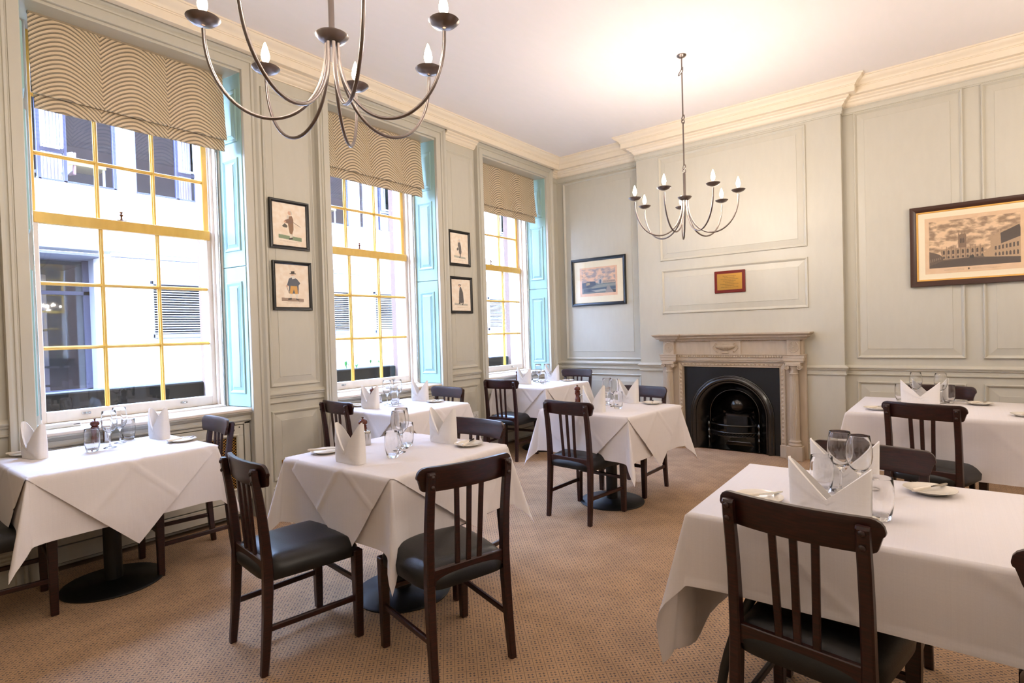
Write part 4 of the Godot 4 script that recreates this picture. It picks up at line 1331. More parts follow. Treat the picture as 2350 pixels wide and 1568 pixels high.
# square cloth laid cornerwise, its four points hanging over the sides
func over_cloth(hw: float, hd: float, side: float, spin: float, sd: int) -> ArrayMesh:
	var b := MB.new()
	var n := 84
	var y := TOP + 0.004
	var pts := []
	var nz := FastNoiseLite.new(); nz.seed = sd; nz.frequency = 2.2
	var ax := hw + 0.021; var az := hd + 0.021
	for i in n + 1:
		var row := []
		for k in n + 1:
			var u := (float(i) / n - 0.5) * side; var v := (float(k) / n - 0.5) * side
			var x := u * cos(spin) - v * sin(spin); var z := u * sin(spin) + v * cos(spin)
			var crease := 0.0
			for q in [-0.25, 0.0, 0.25]:
				crease += 0.0055 * exp(-pow((u - q * side) / 0.008, 2.0)) * (1 if q != 0 else -1)
				crease += 0.0055 * exp(-pow((v - q * side) / 0.008, 2.0)) * (1 if q != 0 else -1)
			var ex := absf(x) - ax; var ez := absf(z) - az
			var p := Vector3(x, y, z)
			var rad := 0.016
			if ex > -rad * 0.5708 or ez > -rad * 0.5708:
				# roll over the nearer edge
				var over := maxf(ex, ez)
				var rho := over + rad * 0.5708
				if rho < 0: rho = 0.0
				var out := 0.0; var drop := 0.0
				if rho < rad * 1.5708: out = rad * sin(rho / rad) - rad; drop = rad * (1 - cos(rho / rad))
				else: out = 0.0; drop = rho - rad * 0.5708
				var wave := (0.010 * (1.0 + nz.get_noise_2d(x * 1.5, z * 1.5)) + 0.018) * drop / 0.4 + crease * 0.9
				out += rad
				if ex >= ez:
					p = Vector3(signf(x) * (ax - rad + out + wave), y - drop, z)
					if ez > -0.02: p.z = signf(z) * minf(absf(z), az + 0.002)
				else:
					p = Vector3(x, y - drop, signf(z) * (az - rad + out + wave))
					if ex > -0.02: p.x = signf(x) * minf(absf(x), ax + 0.002)
			else:
				p.y += maxf(crease, -0.001) * 0.45
			if i == 0 or k == 0 or i == n or k == n: p.y -= 0.0005
			row.append(p)
		pts.append(row)
	for i in n:
		for k in n:
			b.quad(pts[i][k + 1], pts[i + 1][k + 1], pts[i + 1][k], pts[i][k], 9)
	return b.mesh()

func build_tables():
	# [centre, turn, w, d, where, cloth words]
	var sq := [
		[Vector3(0.455, 0, 5.50), 0.02, 0.72, 0.86, "at the first window on the left", 0.785398, 1.18],
		[Vector3(1.945, 0, 4.585), 0.03, 0.82, 0.82, "in the middle foreground", 0.62, 1.18],
		[Vector3(0.475, 0, 3.30), 0.02, 0.80, 0.82, "at the second window", 0.785398, 1.18],
		[Vector3(0.46, 0, 1.13), 0.0, 0.72, 0.90, "at the corner window", 0.785398, 1.18],
		[Vector3(2.14, 0, 2.555), -0.09, 0.80, 0.76, "in front of the fireplace", 0.785398, 1.19]]
	for i in sq.size():
		var e: Array = sq[i]
		make_table(e[0], e[1], e[2], e[3], e[4])
		var u := solo("tablecloth", under_cloth(e[2], e[3], [0.335, 0.335, 0.335, 0.335 if i in [1, 4] else 0.2], 60 + i), M.linen, "white linen cloth with hanging corners on the table " + e[4], "tablecloth", "white under cloths")
		u.position = e[0]; u.rotation.y = e[1]
		var o := solo("overlay_cloth", over_cloth(e[2] * 0.5, e[3] * 0.5, e[6], e[5], 70 + i), M.linen, "white overlay cloth laid cornerwise on the table " + e[4], "tablecloth", "white overlay cloths")
		o.position = e[0]; o.rotation.y = e[1]
	for e in [[Vector3(4.50, 0, 4.29), 0.02, 1.80, 0.79, "in the right foreground", [0.25, 0.34, 0.24, 0.50], 81], [Vector3(4.62, 0, 1.53), -0.01, 1.76, 0.96, "at the far right", [0.40, 0.34, 0.35, 0.42], 83]]:
		make_table(e[0], e[1], e[2], e[3], e[4])
		var u := solo("tablecloth", under_cloth(e[2], e[3], e[5], e[6], 0.02, [[0.12, 0.16], [0.40, 0.22], [0.70, -0.20], [0.72, 0.2]]), M.linen, "long white linen cloth on the big table " + e[4], "tablecloth", "long white cloths")
		u.position = e[0]; u.rotation.y = e[1]

# ---------------------------------------------------------------- things on the tables
func wine_glass_mesh() -> ArrayMesh:
	var b := MB.new()
	b.lathe([Vector2(0, 0.0), Vector2(0.034, 0.0), Vector2(0.0345, 0.0012), Vector2(0.030, 0.003), Vector2(0.012, 0.007), Vector2(0.0055, 0.014), Vector2(0.0042, 0.030), Vector2(0.0042, 0.070), Vector2(0.0060, 0.084), Vector2(0.014, 0.093), Vector2(0.028, 0.106), Vector2(0.038, 0.126), Vector2(0.0420, 0.150), Vector2(0.0415, 0.176), Vector2(0.0380, 0.200), Vector2(0.0345, 0.222), Vector2(0.0340, 0.2235), Vector2(0.0333, 0.222), Vector2(0.0366, 0.200), Vector2(0.0400, 0.176), Vector2(0.0405, 0.150), Vector2(0.0365, 0.127), Vector2(0.0265, 0.108), Vector2(0.012, 0.0965), Vector2(0, 0.094)], 36)
	return b.mesh()

func tumbler_mesh() -> ArrayMesh:
	var b := MB.new()
	b.lathe([Vector2(0, 0.0), Vector2(0.026, 0.0), Vector2(0.029, 0.003), Vector2(0.034, 0.024), Vector2(0.0385, 0.050), Vector2(0.0400, 0.076), Vector2(0.0390, 0.104), Vector2(0.0365, 0.132), Vector2(0.0360, 0.1335), Vector2(0.0353, 0.132), Vector2(0.0376, 0.104), Vector2(0.0386, 0.076), Vector2(0.0370, 0.050), Vector2(0.0325, 0.026), Vector2(0.026, 0.014), Vector2(0, 0.012)], 36)
	return b.mesh()

func napkin_mesh(sd: int, wide: float = 0.093, tall: float = 1.0) -> ArrayMesh:
	# folded linen standing as a mitre: two points, a notch between them, a slanting fold in front
	var b := MB.new()
	var rng := RandomNumberGenerator.new(); rng.seed = sd
	var a := wide + rng.randf_range(-0.004, 0.004); var d := 0.036 + rng.randf_range(-0.004, 0.006)
	var lf := rng.randf_range(-0.01, 0.012)
	var nt := 64; var nv := 16
	var pt := func(t: int, v: int, inner: bool) -> Vector3:
		var th := TAU * t / nt
		var cx := cos(th); var sz := sin(th)
		var x := signf(cx) * pow(absf(cx), 0.75) * a; var z := signf(sz) * pow(absf(sz), 0.55) * d
		var f := absf(x) / a
		var hmax := (0.062 + 0.138 * pow(f, 1.0)) * tall + (lf if x < 0 else -lf) * f
		if sz < 0: hmax -= 0.006
		var y := hmax * v / nv
		var k := y / 0.2
		x *= 1.0 + 0.03 * k
		z *= 1.0 - 0.45 * k * k
		z += 0.010 * k * (1.0 if sz > 0 else -0.6) * (1.0 - f)
		var p := Vector3(x, y, z)
		if sz > 0.0 and not inner:
			# the slanting flap lies one layer further out
			var line := 0.100 - (x + a) * 0.55
			var s := smoothstep(-0.002, 0.002, y - line)
			var line2 := 0.072 + (x) * 0.7
			var s2 := smoothstep(-0.002, 0.002, y - line2) * (1.0 if x < 0.02 else 0.0)
			p.z += 0.0035 * s + 0.003 * s2
		if inner:
			p.x *= 0.965; p.z -= signf(sz) * 0.0025
			p.y += 0.0
		return p
	for t in nt:
		for v in nv:
			b.quad(pt.call(t + 1, v, false), pt.call(t, v, false), pt.call(t, v + 1, false), pt.call(t + 1, v + 1, false), 1)
			b.quad(pt.call(t, v, true), pt.call(t + 1, v, true), pt.call(t + 1, v + 1, true), pt.call(t, v + 1, true), 2)
		b.quad(pt.call(t + 1, nv, false), pt.call(t, nv, false), pt.call(t, nv, true), pt.call(t + 1, nv, true), 3)
	return b.mesh()

func make_mill() -> Node3D:
	var t := thing("pepper_mill", "x", "pepper mill")
	var b := MB.new()
	b.lathe([Vector2(0, 0), Vector2(0.026, 0), Vector2(0.027, 0.004), Vector2(0.024, 0.010), Vector2(0.025, 0.016), Vector2(0.022, 0.024), Vector2(0.0235, 0.032), Vector2(0.020, 0.042), Vector2(0.0155, 0.056), Vector2(0.016, 0.068), Vector2(0.021, 0.080), Vector2(0.0235, 0.086), Vector2(0.0235, 0.092), Vector2(0.019, 0.096)], 24)
	part(t, "body", b, M.mill_wood)
	b = MB.new()
	b.lathe([Vector2(0.019, 0.0965), Vector2(0.023, 0.099), Vector2(0.023, 0.103), Vector2(0.016, 0.107), Vector2(0.024, 0.114), Vector2(0.0265, 0.124), Vector2(0.023, 0.134), Vector2(0.012, 0.141), Vector2(0.006, 0.144), Vector2(0, 0.144)], 24)
	part(t, "head", b, M.mill_wood)
	b = MB.new()
	b.lathe([Vector2(0.004, 0.143), Vector2(0.004, 0.149), Vector2(0.008, 0.152), Vector2(0.008, 0.156), Vector2(0, 0.158)], 14)
	part(t, "knob", b, M.bronze)
	return t

func make_shaker() -> Node3D:
	var t := thing("salt_shaker", "x", "salt shaker")
	var b := MB.new()
	b.lathe([Vector2(0, 0), Vector2(0.021, 0), Vector2(0.022, 0.003), Vector2(0.021, 0.030), Vector2(0.022, 0.060), Vector2(0.022, 0.068)], 24)
	part(t, "body", b, M.steel)
	b = MB.new()
	b.lathe([Vector2(0.0225, 0.0685), Vector2(0.0225, 0.076), Vector2(0.018, 0.081), Vector2(0, 0.083)], 24)
	part(t, "cap", b, M.steel)
	return t

func plate_mesh() -> ArrayMesh:
	var b := MB.new()
	b.lathe([Vector2(0, 0.002), Vector2(0.046, 0.002), Vector2(0.048, 0.0), Vector2(0.052, 0.0), Vector2(0.060, 0.006), Vector2(0.080, 0.0125), Vector2(0.0825, 0.0140), Vector2(0.0818, 0.0152), Vector2(0.078, 0.0150), Vector2(0.060, 0.0100), Vector2(0.052, 0.0060), Vector2(0, 0.0058)], 48)
	return b.mesh()

func make_knife() -> Node3D:
	var t := thing("butter_knife", "x", "knife")
	var b := MB.new()
	var pts := PackedVector2Array([Vector2(0.0, -0.0045), Vector2(0.02, -0.006), Vector2(0.055, -0.009), Vector2(0.085, -0.009), Vector2(0.098, -0.004), Vector2(0.104, 0.004), Vector2(0.098, 0.006), Vector2(0.05, 0.0065), Vector2(0.0, 0.0045)])
	b.extrude(pts, 0.0018, Transform3D(Basis(Vector3.RIGHT, -PI / 2), Vector3(0, 0, 0)), 0.0004)
	part(t, "blade", b, M.steel)
	b = MB.new()
	var path := []; var rad := []
	for k in 9:
		var f := k / 8.0
		path.append(Vector3(-0.095 * f, 0.0008, 0)); rad.append(0.0048 + 0.0035 * f - (0.003 if k == 8 else 0.0))
	b.tube(path, rad, 10)
	part(t, "handle", b, M.ivory)
	return t

func lay_tables():
	var y := TOP + 0.0052
	var names := ["the table at the first window", "the middle foreground table", "the table at the second window", "the table at the corner window", "the table in front of the fireplace", "the big table in the right foreground", "the far right table"]
	# n: napkins, t: tumblers, w: wine glasses, m: mill, s: shaker, p: plates with knife angle
	var lay := [
		{n = [[0.27, 5.795, 0.25], [0.245, 5.16, 0.1]], t = [[0.358, 5.552], [0.10, 5.29]], w = [[0.325, 5.456], [0.185, 5.362]], m = [0.045, 5.455], s = [0.075, 5.40], p = [[0.125, 5.80, 1.2], [0.50, 5.125, 1.9]]},
		{n = [[1.948, 4.895, 0.05], [1.988, 4.285, 0.0]], t = [[2.046, 4.710], [1.892, 4.480]], w = [[1.985, 4.615], [1.915, 4.535]], m = [1.60, 4.56], s = [1.655, 4.575], p = [[1.632, 4.83, 0.9], [2.184, 4.285, 2.0]]},
		{n = [[0.337, 3.545, 0.1], [0.363, 2.99, 0.15]], t = [[0.418, 3.340], [0.24, 3.20]], w = [[0.345, 3.246], [0.30, 3.33]], m = [0.085, 3.33], s = [0.10, 3.26], p = [[0.14, 3.50, 0.9], [0.56, 2.985, 2.0]]},
		{n = [[0.301, 1.267, 0.05], [0.362, 0.76, 0.05]], t = [[0.26, 0.985], [0.485, 1.14]], w = [[0.34, 1.03], [0.41, 0.945]], m = [0.07, 1.10], s = [0.09, 1.04], p = [[0.58, 0.755, 1.9], [0.13, 1.36, 1.2]]},
		{n = [[2.156, 2.830, -0.1], [2.150, 2.240, -0.1]], t = [[2.015, 2.385], [2.247, 2.618]], w = [[2.068, 2.462], [2.165, 2.522]], m = [1.790, 2.48], s = [1.83, 2.47], p = [[2.367, 2.245, 1.95], [1.87, 2.85, 1.2]]},
		{n = [[3.993, 4.480, -0.08], [3.985, 4.085, 0.05]], t = [[3.93, 4.225], [4.131, 4.460]], w = [[3.985, 4.185], [4.052, 4.240]], p = [[4.248, 4.035, 1.05], [3.765, 4.455, 0.9]]},
		{n = [[4.128, 1.345, 0.05], [4.183, 1.165, 0.05]], t = [[4.004, 1.275], [4.300, 1.25]], w = [[4.098, 1.235], [4.252, 1.27]], p = [[4.475, 1.26, 1.05], [3.895, 1.836, 1.2], [4.69, 1.775, 1.2]]}]
	var naps := [napkin_mesh(1), napkin_mesh(2), napkin_mesh(3), napkin_mesh(4, 0.116, 0.84), napkin_mesh(5, 0.112, 0.88)]
	var wine := wine_glass_mesh(); var tumb := tumbler_mesh(); var plate := plate_mesh()
	var mill := make_mill(); var shaker := make_shaker(); var knife := make_knife()
	var fm := true; var fs := true; var fk := true
	for i in lay.size():
		var L: Dictionary = lay[i]
		var tn: String = names[i]
		for k in L.n.size():
			var e: Array = L.n[k]
			var o := solo("folded_napkin", naps[(i + k) % 3] if i < 5 else naps[3 + k], M.napkin, "white two-pointed folded napkin, the %s one on %s" % ["nearer" if k == 0 else "farther", tn], "napkin", "folded napkins")
			o.position = Vector3(e[0], y, e[1]); o.rotation.y = e[2]
		for k in L.t.size():
			var e: Array = L.t[k]
			var left: bool = (k == 0) if i != 2 else true
			var o := solo("water_tumbler", tumb, M.glass, "empty clear glass tumbler, the %s one on %s" % [(["left-hand", "right-hand"][k]) if i != 2 else ["nearer", "farther"][k], tn], "tumbler", "water tumblers")
			o.position = Vector3(e[0], y, e[1])
		for k in L.w.size():
			var e: Array = L.w[k]
			var o := solo("wine_glass", wine, M.glass, "empty stemmed wine glass, the %s one on %s" % [["left-hand", "right-hand"][k] if i != 2 else ["farther", "nearer"][k], tn], "wine glass", "wine glasses")
			o.position = Vector3(e[0], y, e[1])
		if L.has("m"):
			var lab := "turned reddish-brown pepper mill on " + tn
			var at := Vector3(L.m[0], y, L.m[1])
			if fm: mill.position = at; mill.set_meta("label", lab); mill.set_meta("group", "pepper mills"); fm = false
			else: copy(mill, lab, at, 0.3 * i, "pepper mills")
			lab = "small polished steel salt shaker on " + tn
			at = Vector3(L.s[0], y, L.s[1])
			if fs: shaker.position = at; shaker.set_meta("label", lab); shaker.set_meta("group", "salt shakers"); fs = false
			else: copy(shaker, lab, at, 0.3 * i, "salt shakers")
		for k in L.p.size():
			var e: Array = L.p[k]
			var which: String = ["nearer", "farther", "third"][k]
			if i == 5: which = ["right-hand", "left-hand"][k]
			elif i == 3 or i == 4: which = ["farther", "nearer"][k]
			elif i == 6: which = ["far", "near left", "near right"][k]
			var o := solo("side_plate", plate, M.china, "small cream china plate, the %s one on %s" % [which, tn], "plate", "side plates")
			o.position = Vector3(e[0], y, e[1])
			var lab := "pale-handled butter knife on the %s plate of %s" % [which, tn]
			var kp := Vector3(e[0], y + 0.0185, e[1])
			if fk:
				knife.position = kp; knife.rotation.y = e[2]; knife.set_meta("label", lab); knife.set_meta("group", "butter knives"); fk = false
			else: copy(knife, lab, kp, e[2], "butter knives")

# ---------------------------------------------------------------- pictures
func fill_poly(im: Image, pts: Array, c: Color, grain: float = 0.04, sd: int = 1):
	var poly := PackedVector2Array()
	var lo := Vector2(1e9, 1e9); var hi := -lo
	var w := im.get_width(); var h := im.get_height()
	for p in pts:
		var q := Vector2(p[0] * w, p[1] * h)
		poly.append(q); lo = lo.min(q); hi = hi.max(q)
	var rng := RandomNumberGenerator.new(); rng.seed = sd
	for y in range(maxi(0, int(lo.y)), mini(h - 1, int(hi.y)) + 1):
		for x in range(maxi(0, int(lo.x)), mini(w - 1, int(hi.x)) + 1):
			if Geometry2D.is_point_in_polygon(Vector2(x + 0.5, y + 0.5), poly):
				var g := rng.randf_range(-grain, grain)
				im.set_pixel(x, y, Color(c.r + g, c.g + g, c.b + g))

func ell(cx: float, cy: float, rx: float, ry: float) -> Array:
	var p := []
	for k in 14: p.append([cx + rx * cos(TAU * k / 14.0), cy + ry * sin(TAU * k / 14.0)])
	return p

func caption(im: Image, x0: float, x1: float, y: float, c: Color, sd: int):
	var rng := RandomNumberGenerator.new(); rng.seed = sd
	var w := im.get_width(); var yy := int(y * im.get_height())
	var x := int(x0 * w)
	while x < int(x1 * w):
		var n := rng.randi_range(2, 6)
		for k in n:
			if x + k < int(x1 * w):
				var q := im.get_pixel(x + k, yy)
				im.set_pixel(x + k, yy, q.lerp(c, rng.randf_range(0.3, 0.8)))
		x += n + 2

func figure_print(kind: int) -> Image:
	var im := noise_img(150, 200, Color(0.94, 0.865, 0.77), Color(0.97, 0.92, 0.85), 0.03, 1, 1, 300 + kind, 0.06)
	var skin := Color(0.85, 0.67, 0.55); var ink := Color(0.17, 0.14, 0.13)
	if kind == 0:      # standing man in a brown coat holding a hat, cane under the arm
		fill_poly(im, [[0.17, 0.74], [0.86, 0.78], [0.86, 0.87], [0.17, 0.83]], Color(0.52, 0.60, 0.47))
		fill_poly(im, [[0.50, 0.70], [0.56, 0.70], [0.55, 0.82], [0.50, 0.81]], Color(0.90, 0.87, 0.80))
		fill_poly(im, [[0.55, 0.71], [0.60, 0.70], [0.58, 0.80], [0.55, 0.81]], Color(0.86, 0.82, 0.75))
		fill_poly(im, [[0.47, 0.82], [0.58, 0.79], [0.59, 0.83], [0.48, 0.85]], ink)
		fill_poly(im, [[0.45, 0.30], [0.58, 0.28], [0.62, 0.36], [0.62, 0.60], [0.57, 0.72], [0.50, 0.70], [0.46, 0.50]], Color(0.56, 0.41, 0.28))
		fill_poly(im, [[0.36, 0.40], [0.45, 0.36], [0.60, 0.36], [0.60, 0.45], [0.45, 0.47], [0.37, 0.45]], Color(0.52, 0.38, 0.30))
		fill_poly(im, [[0.43, 0.28], [0.50, 0.27], [0.48, 0.36], [0.42, 0.36]], Color(0.86, 0.82, 0.76))
		fill_poly(im, ell(0.365, 0.43, 0.035, 0.025), skin)
		fill_poly(im, [[0.28, 0.54], [0.36, 0.47], [0.44, 0.53], [0.42, 0.57], [0.33, 0.57]], Color(0.35, 0.33, 0.29))
		fill_poly(im, ell(0.515, 0.215, 0.055, 0.05), skin)
		fill_poly(im, [[0.49, 0.17], [0.55, 0.16], [0.59, 0.20], [0.58, 0.26], [0.55, 0.25], [0.55, 0.19]], Color(0.83, 0.80, 0.74))
		fill_poly(im, [[0.62, 0.42], [0.83, 0.515], [0.83, 0.525], [0.62, 0.435]], Color(0.42, 0.33, 0.26))
	elif kind == 1:    # stout man in a blue coat and yellow breeches, tall hat, stick
		fill_poly(im, [[0.17, 0.78], [0.83, 0.80], [0.83, 0.87], [0.17, 0.86]], Color(0.62, 0.52, 0.44))
		fill_poly(im, [[0.42, 0.68], [0.49, 0.68], [0.46, 0.80], [0.42, 0.80]], Color(0.90, 0.87, 0.82))
		fill_poly(im, [[0.58, 0.68], [0.65, 0.68], [0.65, 0.80], [0.60, 0.80]], Color(0.90, 0.87, 0.82))
		fill_poly(im, [[0.36, 0.80], [0.46, 0.78], [0.47, 0.82], [0.36, 0.83]], ink)
		fill_poly(im, [[0.60, 0.79], [0.70, 0.82], [0.68, 0.84], [0.60, 0.82]], ink)
		fill_poly(im, [[0.40, 0.33], [0.52, 0.29], [0.64, 0.33], [0.69, 0.45], [0.68, 0.68], [0.40, 0.68], [0.39, 0.50], [0.34, 0.48]], Color(0.33, 0.36, 0.42))
		fill_poly(im, [[0.44, 0.50], [0.64, 0.50], [0.66, 0.68], [0.58, 0.69], [0.54, 0.58], [0.49, 0.69], [0.41, 0.68]], Color(0.86, 0.64, 0.30))
		fill_poly(im, [[0.64, 0.33], [0.74, 0.43], [0.67, 0.50], [0.62, 0.47], [0.68, 0.43]], Color(0.30, 0.33, 0.40))
		fill_poly(im, [[0.41, 0.34], [0.33, 0.49], [0.36, 0.52], [0.44, 0.42]], Color(0.30, 0.33, 0.40))
		fill_poly(im, ell(0.335, 0.51, 0.03, 0.025), skin)
		fill_poly(im, [[0.325, 0.53], [0.34, 0.53], [0.40, 0.68], [0.385, 0.68]], Color(0.45, 0.38, 0.33))
		fill_poly(im, ell(0.52, 0.245, 0.05, 0.05), Color(0.88, 0.74, 0.64))
		fill_poly(im, [[0.47, 0.27], [0.57, 0.25], [0.59, 0.32], [0.50, 0.34]], Color(0.92, 0.90, 0.86))
		fill_poly(im, [[0.43, 0.205], [0.61, 0.20], [0.61, 0.22], [0.43, 0.225]], ink)
		fill_poly(im, [[0.47, 0.155], [0.57, 0.15], [0.57, 0.21], [0.47, 0.21]], ink)
	elif kind == 2:    # grey coat seen from the side
		fill_poly(im, [[0.20, 0.74], [0.84, 0.78], [0.84, 0.84], [0.20, 0.81]], Color(0.72, 0.71, 0.65))
		fill_poly(im, [[0.51, 0.66], [0.57, 0.66], [0.56, 0.80], [0.48, 0.81], [0.52, 0.76]], Color(0.27, 0.25, 0.26))
		fill_poly(im, [[0.44, 0.30], [0.55, 0.29], [0.60, 0.42], [0.62, 0.60], [0.60, 0.68], [0.48, 0.67], [0.46, 0.48], [0.42, 0.40]], Color(0.36, 0.33, 0.33))
		fill_poly(im, [[0.35, 0.52], [0.43, 0.46], [0.46, 0.54], [0.38, 0.58]], Color(0.33, 0.31, 0.30))
		fill_poly(im, ell(0.505, 0.235, 0.052, 0.05), Color(0.87, 0.76, 0.67))
		fill_poly(im, ell(0.515, 0.205, 0.05, 0.03), Color(0.86, 0.84, 0.80))
	else:              # long dark cloak and flat cap
		fill_poly(im, [[0.15, 0.76], [0.84, 0.78], [0.84, 0.84], [0.15, 0.82]], Color(0.74, 0.71, 0.65))
		fill_poly(im, [[0.44, 0.24], [0.50, 0.24], [0.60, 0.40], [0.64, 0.74], [0.50, 0.76], [0.38, 0.71], [0.40, 0.40]], Color(0.27, 0.25, 0.26))
		fill_poly(im, [[0.40, 0.71], [0.46, 0.72], [0.45, 0.78], [0.36, 0.78]], Color(0.15, 0.13, 0.13))
		fill_poly(im, [[0.58, 0.75], [0.62, 0.75], [0.58, 0.82], [0.54, 0.82]], Color(0.15, 0.13, 0.13))
		fill_poly(im, ell(0.435, 0.205, 0.05, 0.04), skin)
		fill_poly(im, [[0.35, 0.19], [0.40, 0.155], [0.50, 0.165], [0.52, 0.145], [0.50, 0.20], [0.42, 0.18], [0.37, 0.205]], Color(0.22, 0.18, 0.17))
	caption(im, 0.2, 0.82, 0.885, Color(0.35, 0.30, 0.26), kind + 1)
	caption(im, 0.3, 0.7, 0.905, Color(0.45, 0.38, 0.33), kind + 11)
	return im

func sky_print(im: Image, x0: int, x1: int, y0: int, y1: int, a: Color, b: Color, sd: int):
	var n := FastNoiseLite.new(); n.seed = sd; n.frequency = 0.016; n.fractal_octaves = 5
	for y in range(y0, y1):
		for x in range(x0, x1):
			var v := clampf(n.get_noise_2d(x, y * 1.9) * 1.6 + 0.45 + 0.25 * float(y - y0) / (y1 - y0), 0, 1)
			im.set_pixel(x, y, a.lerp(b, v))

func view_print(kind: int) -> Image:
	var w := 340; var h := 230 if kind == 0 else 240
	if kind == 1: w = 400; h = 290
	var paper := Color(0.90, 0.72, 0.58) if kind == 0 else Color(0.88, 0.74, 0.58)
	var im := noise_img(w, h, paper.darkened(0.03), paper.lightened(0.05), 0.02, 1, 1, 500 + kind, 0.04)
	if kind == 0:
		# blue-toned river view with a twin-turreted chapel
		var L := 0.055; var R := 0.955
		sky_print(im, int(L * w), int(R * w), int(0.06 * h), int(0.60 * h), Color(0.62, 0.58, 0.58), Color(0.90, 0.74, 0.62), 5)
		var blue := Color(0.23, 0.31, 0.40)
		fill_poly(im, [[L, 0.58], [R, 0.52], [R, 0.90], [L, 0.90]], Color(0.42, 0.46, 0.48))
		fill_poly(im, [[L, 0.52], [0.20, 0.50], [0.27, 0.48], [0.42, 0.50], [0.44, 0.60], [0.30, 0.68], [L, 0.72]], blue)
		fill_poly(im, [[0.17, 0.53], [0.27, 0.51], [0.27, 0.60], [0.17, 0.63]], Color(0.66, 0.60, 0.50))
		fill_poly(im, [[0.48, 0.58], [0.49, 0.34], [0.505, 0.30], [0.515, 0.43], [0.55, 0.38], [0.585, 0.43], [0.595, 0.29], [0.61, 0.34], [0.62, 0.58]], Color(0.74, 0.70, 0.68))
		fill_poly(im, [[0.53, 0.57], [0.53, 0.46], [0.555, 0.43], [0.58, 0.46], [0.58, 0.57]], Color(0.33, 0.40, 0.50))
		fill_poly(im, [[0.63, 0.56], [0.63, 0.46], [0.95, 0.46], [0.95, 0.57]], Color(0.76, 0.66, 0.58))
		for k in 12: fill_poly(im, [[0.645 + k * 0.025, 0.54], [0.645 + k * 0.025, 0.49], [0.657 + k * 0.025, 0.49], [0.657 + k * 0.025, 0.54]], Color(0.45, 0.42, 0.42))
		fill_poly(im, [[0.30, 0.70], [0.50, 0.61], [R, 0.60], [R, 0.66], [0.60, 0.70], [0.34, 0.74]], Color(0.55, 0.57, 0.55))
		fill_poly(im, [[0.10, 0.74], [0.60, 0.72], [R, 0.70], [R, 0.78], [0.5, 0.84], [0.10, 0.86]], blue)
		fill_poly(im, [[0.30, 0.80], [0.68, 0.77], [0.72, 0.83], [0.45, 0.86]], Color(0.66, 0.66, 0.64))
		fill_poly(im, [[0.74, 0.66], [0.78, 0.66], [0.90, 0.90], [0.68, 0.90]], Color(0.58, 0.54, 0.52))
		fill_poly(im, [[0.86, 0.80], [R, 0.82], [R, 0.90], [0.90, 0.90]], Color(0.20, 0.22, 0.24))
		caption(im, 0.25, 0.75, 0.94, Color(0.4, 0.3, 0.28), 7); caption(im, 0.44, 0.54, 0.955, Color(0.3, 0.25, 0.25), 8)
		return im
	# sepia college quadrangle
	var L1 := 0.045; var R1 := 0.94
	sky_print(im, int(L1 * w), int(R1 * w), int(0.07 * h), int(0.66 * h), Color(0.58, 0.47, 0.36), Color(0.90, 0.77, 0.61), 9)
	var st := Color(0.66, 0.54, 0.41); var dk := Color(0.27, 0.21, 0.16)
	fill_poly(im, [[L1, 0.70], [R1, 0.70], [R1, 0.90], [L1, 0.90]], Color(0.40, 0.32, 0.24))
	fill_poly(im, [[L1, 0.80], [0.4, 0.76], [R1, 0.79], [R1, 0.90], [L1, 0.90]], Color(0.28, 0.22, 0.17))
	fill_poly(im, [[0.155, 0.58], [0.60, 0.56], [0.60, 0.74], [0.19, 0.76]], st)
	for k in 28: fill_poly(im, [[0.16 + k * 0.0157, 0.58], [0.16 + k * 0.0157, 0.565], [0.168 + k * 0.0157, 0.565], [0.168 + k * 0.0157, 0.58]], st)
	for k in 9:
		var x := 0.175 + k * 0.048
		fill_poly(im, [[x + 0.012, 0.67], [x + 0.012, 0.61], [x + 0.022, 0.595], [x + 0.032, 0.61], [x + 0.032, 0.67]], dk)
		fill_poly(im, [[x + 0.012, 0.74], [x + 0.012, 0.71], [x + 0.022, 0.70], [x + 0.032, 0.71], [x + 0.032, 0.74]], dk)
		fill_poly(im, [[x - 0.002, 0.74], [x - 0.001, 0.55], [x + 0.002, 0.52], [x + 0.005, 0.55], [x + 0.006, 0.74]], Color(0.50, 0.40, 0.30))
	fill_poly(im, [[0.345, 0.57], [0.345, 0.34], [0.349, 0.28], [0.356, 0.34], [0.376, 0.33], [0.380, 0.29], [0.385, 0.33], [0.408, 0.33], [0.412, 0.27], [0.418, 0.34], [0.424, 0.35], [0.424, 0.57]], Color(0.50, 0.39, 0.29))
	for x in [0.362, 0.378, 0.394]: fill_poly(im, [[x, 0.49], [x, 0.42], [x + 0.005, 0.40], [x + 0.010, 0.42], [x + 0.010, 0.49]], dk)
	fill_poly(im, [[L1, 0.60], [0.15, 0.66], [0.19, 0.72], [0.19, 0.78], [L1, 0.86]], Color(0.36, 0.28, 0.21))
	for k in 6: fill_poly(im, [[0.055 + k * 0.02, 0.80 - k * 0.01], [0.055 + k * 0.02, 0.74 - k * 0.005], [0.064 + k * 0.02, 0.74 - k * 0.005], [0.064 + k * 0.02, 0.80 - k * 0.01]], Color(0.52, 0.42, 0.32))
	fill_poly(im, [[0.585, 0.70], [0.66, 0.60], [0.66, 0.42], [0.668, 0.36], [0.676, 0.42], [0.74, 0.36], [0.745, 0.30], [0.752, 0.36], [0.86, 0.28], [0.93, 0.24], [R1, 0.27], [R1, 0.80], [0.60, 0.76]], Color(0.70, 0.58, 0.44))
	fill_poly(im, [[0.755, 0.38], [0.93, 0.26], [R1, 0.32], [R1, 0.46], [0.76, 0.56]], dk)
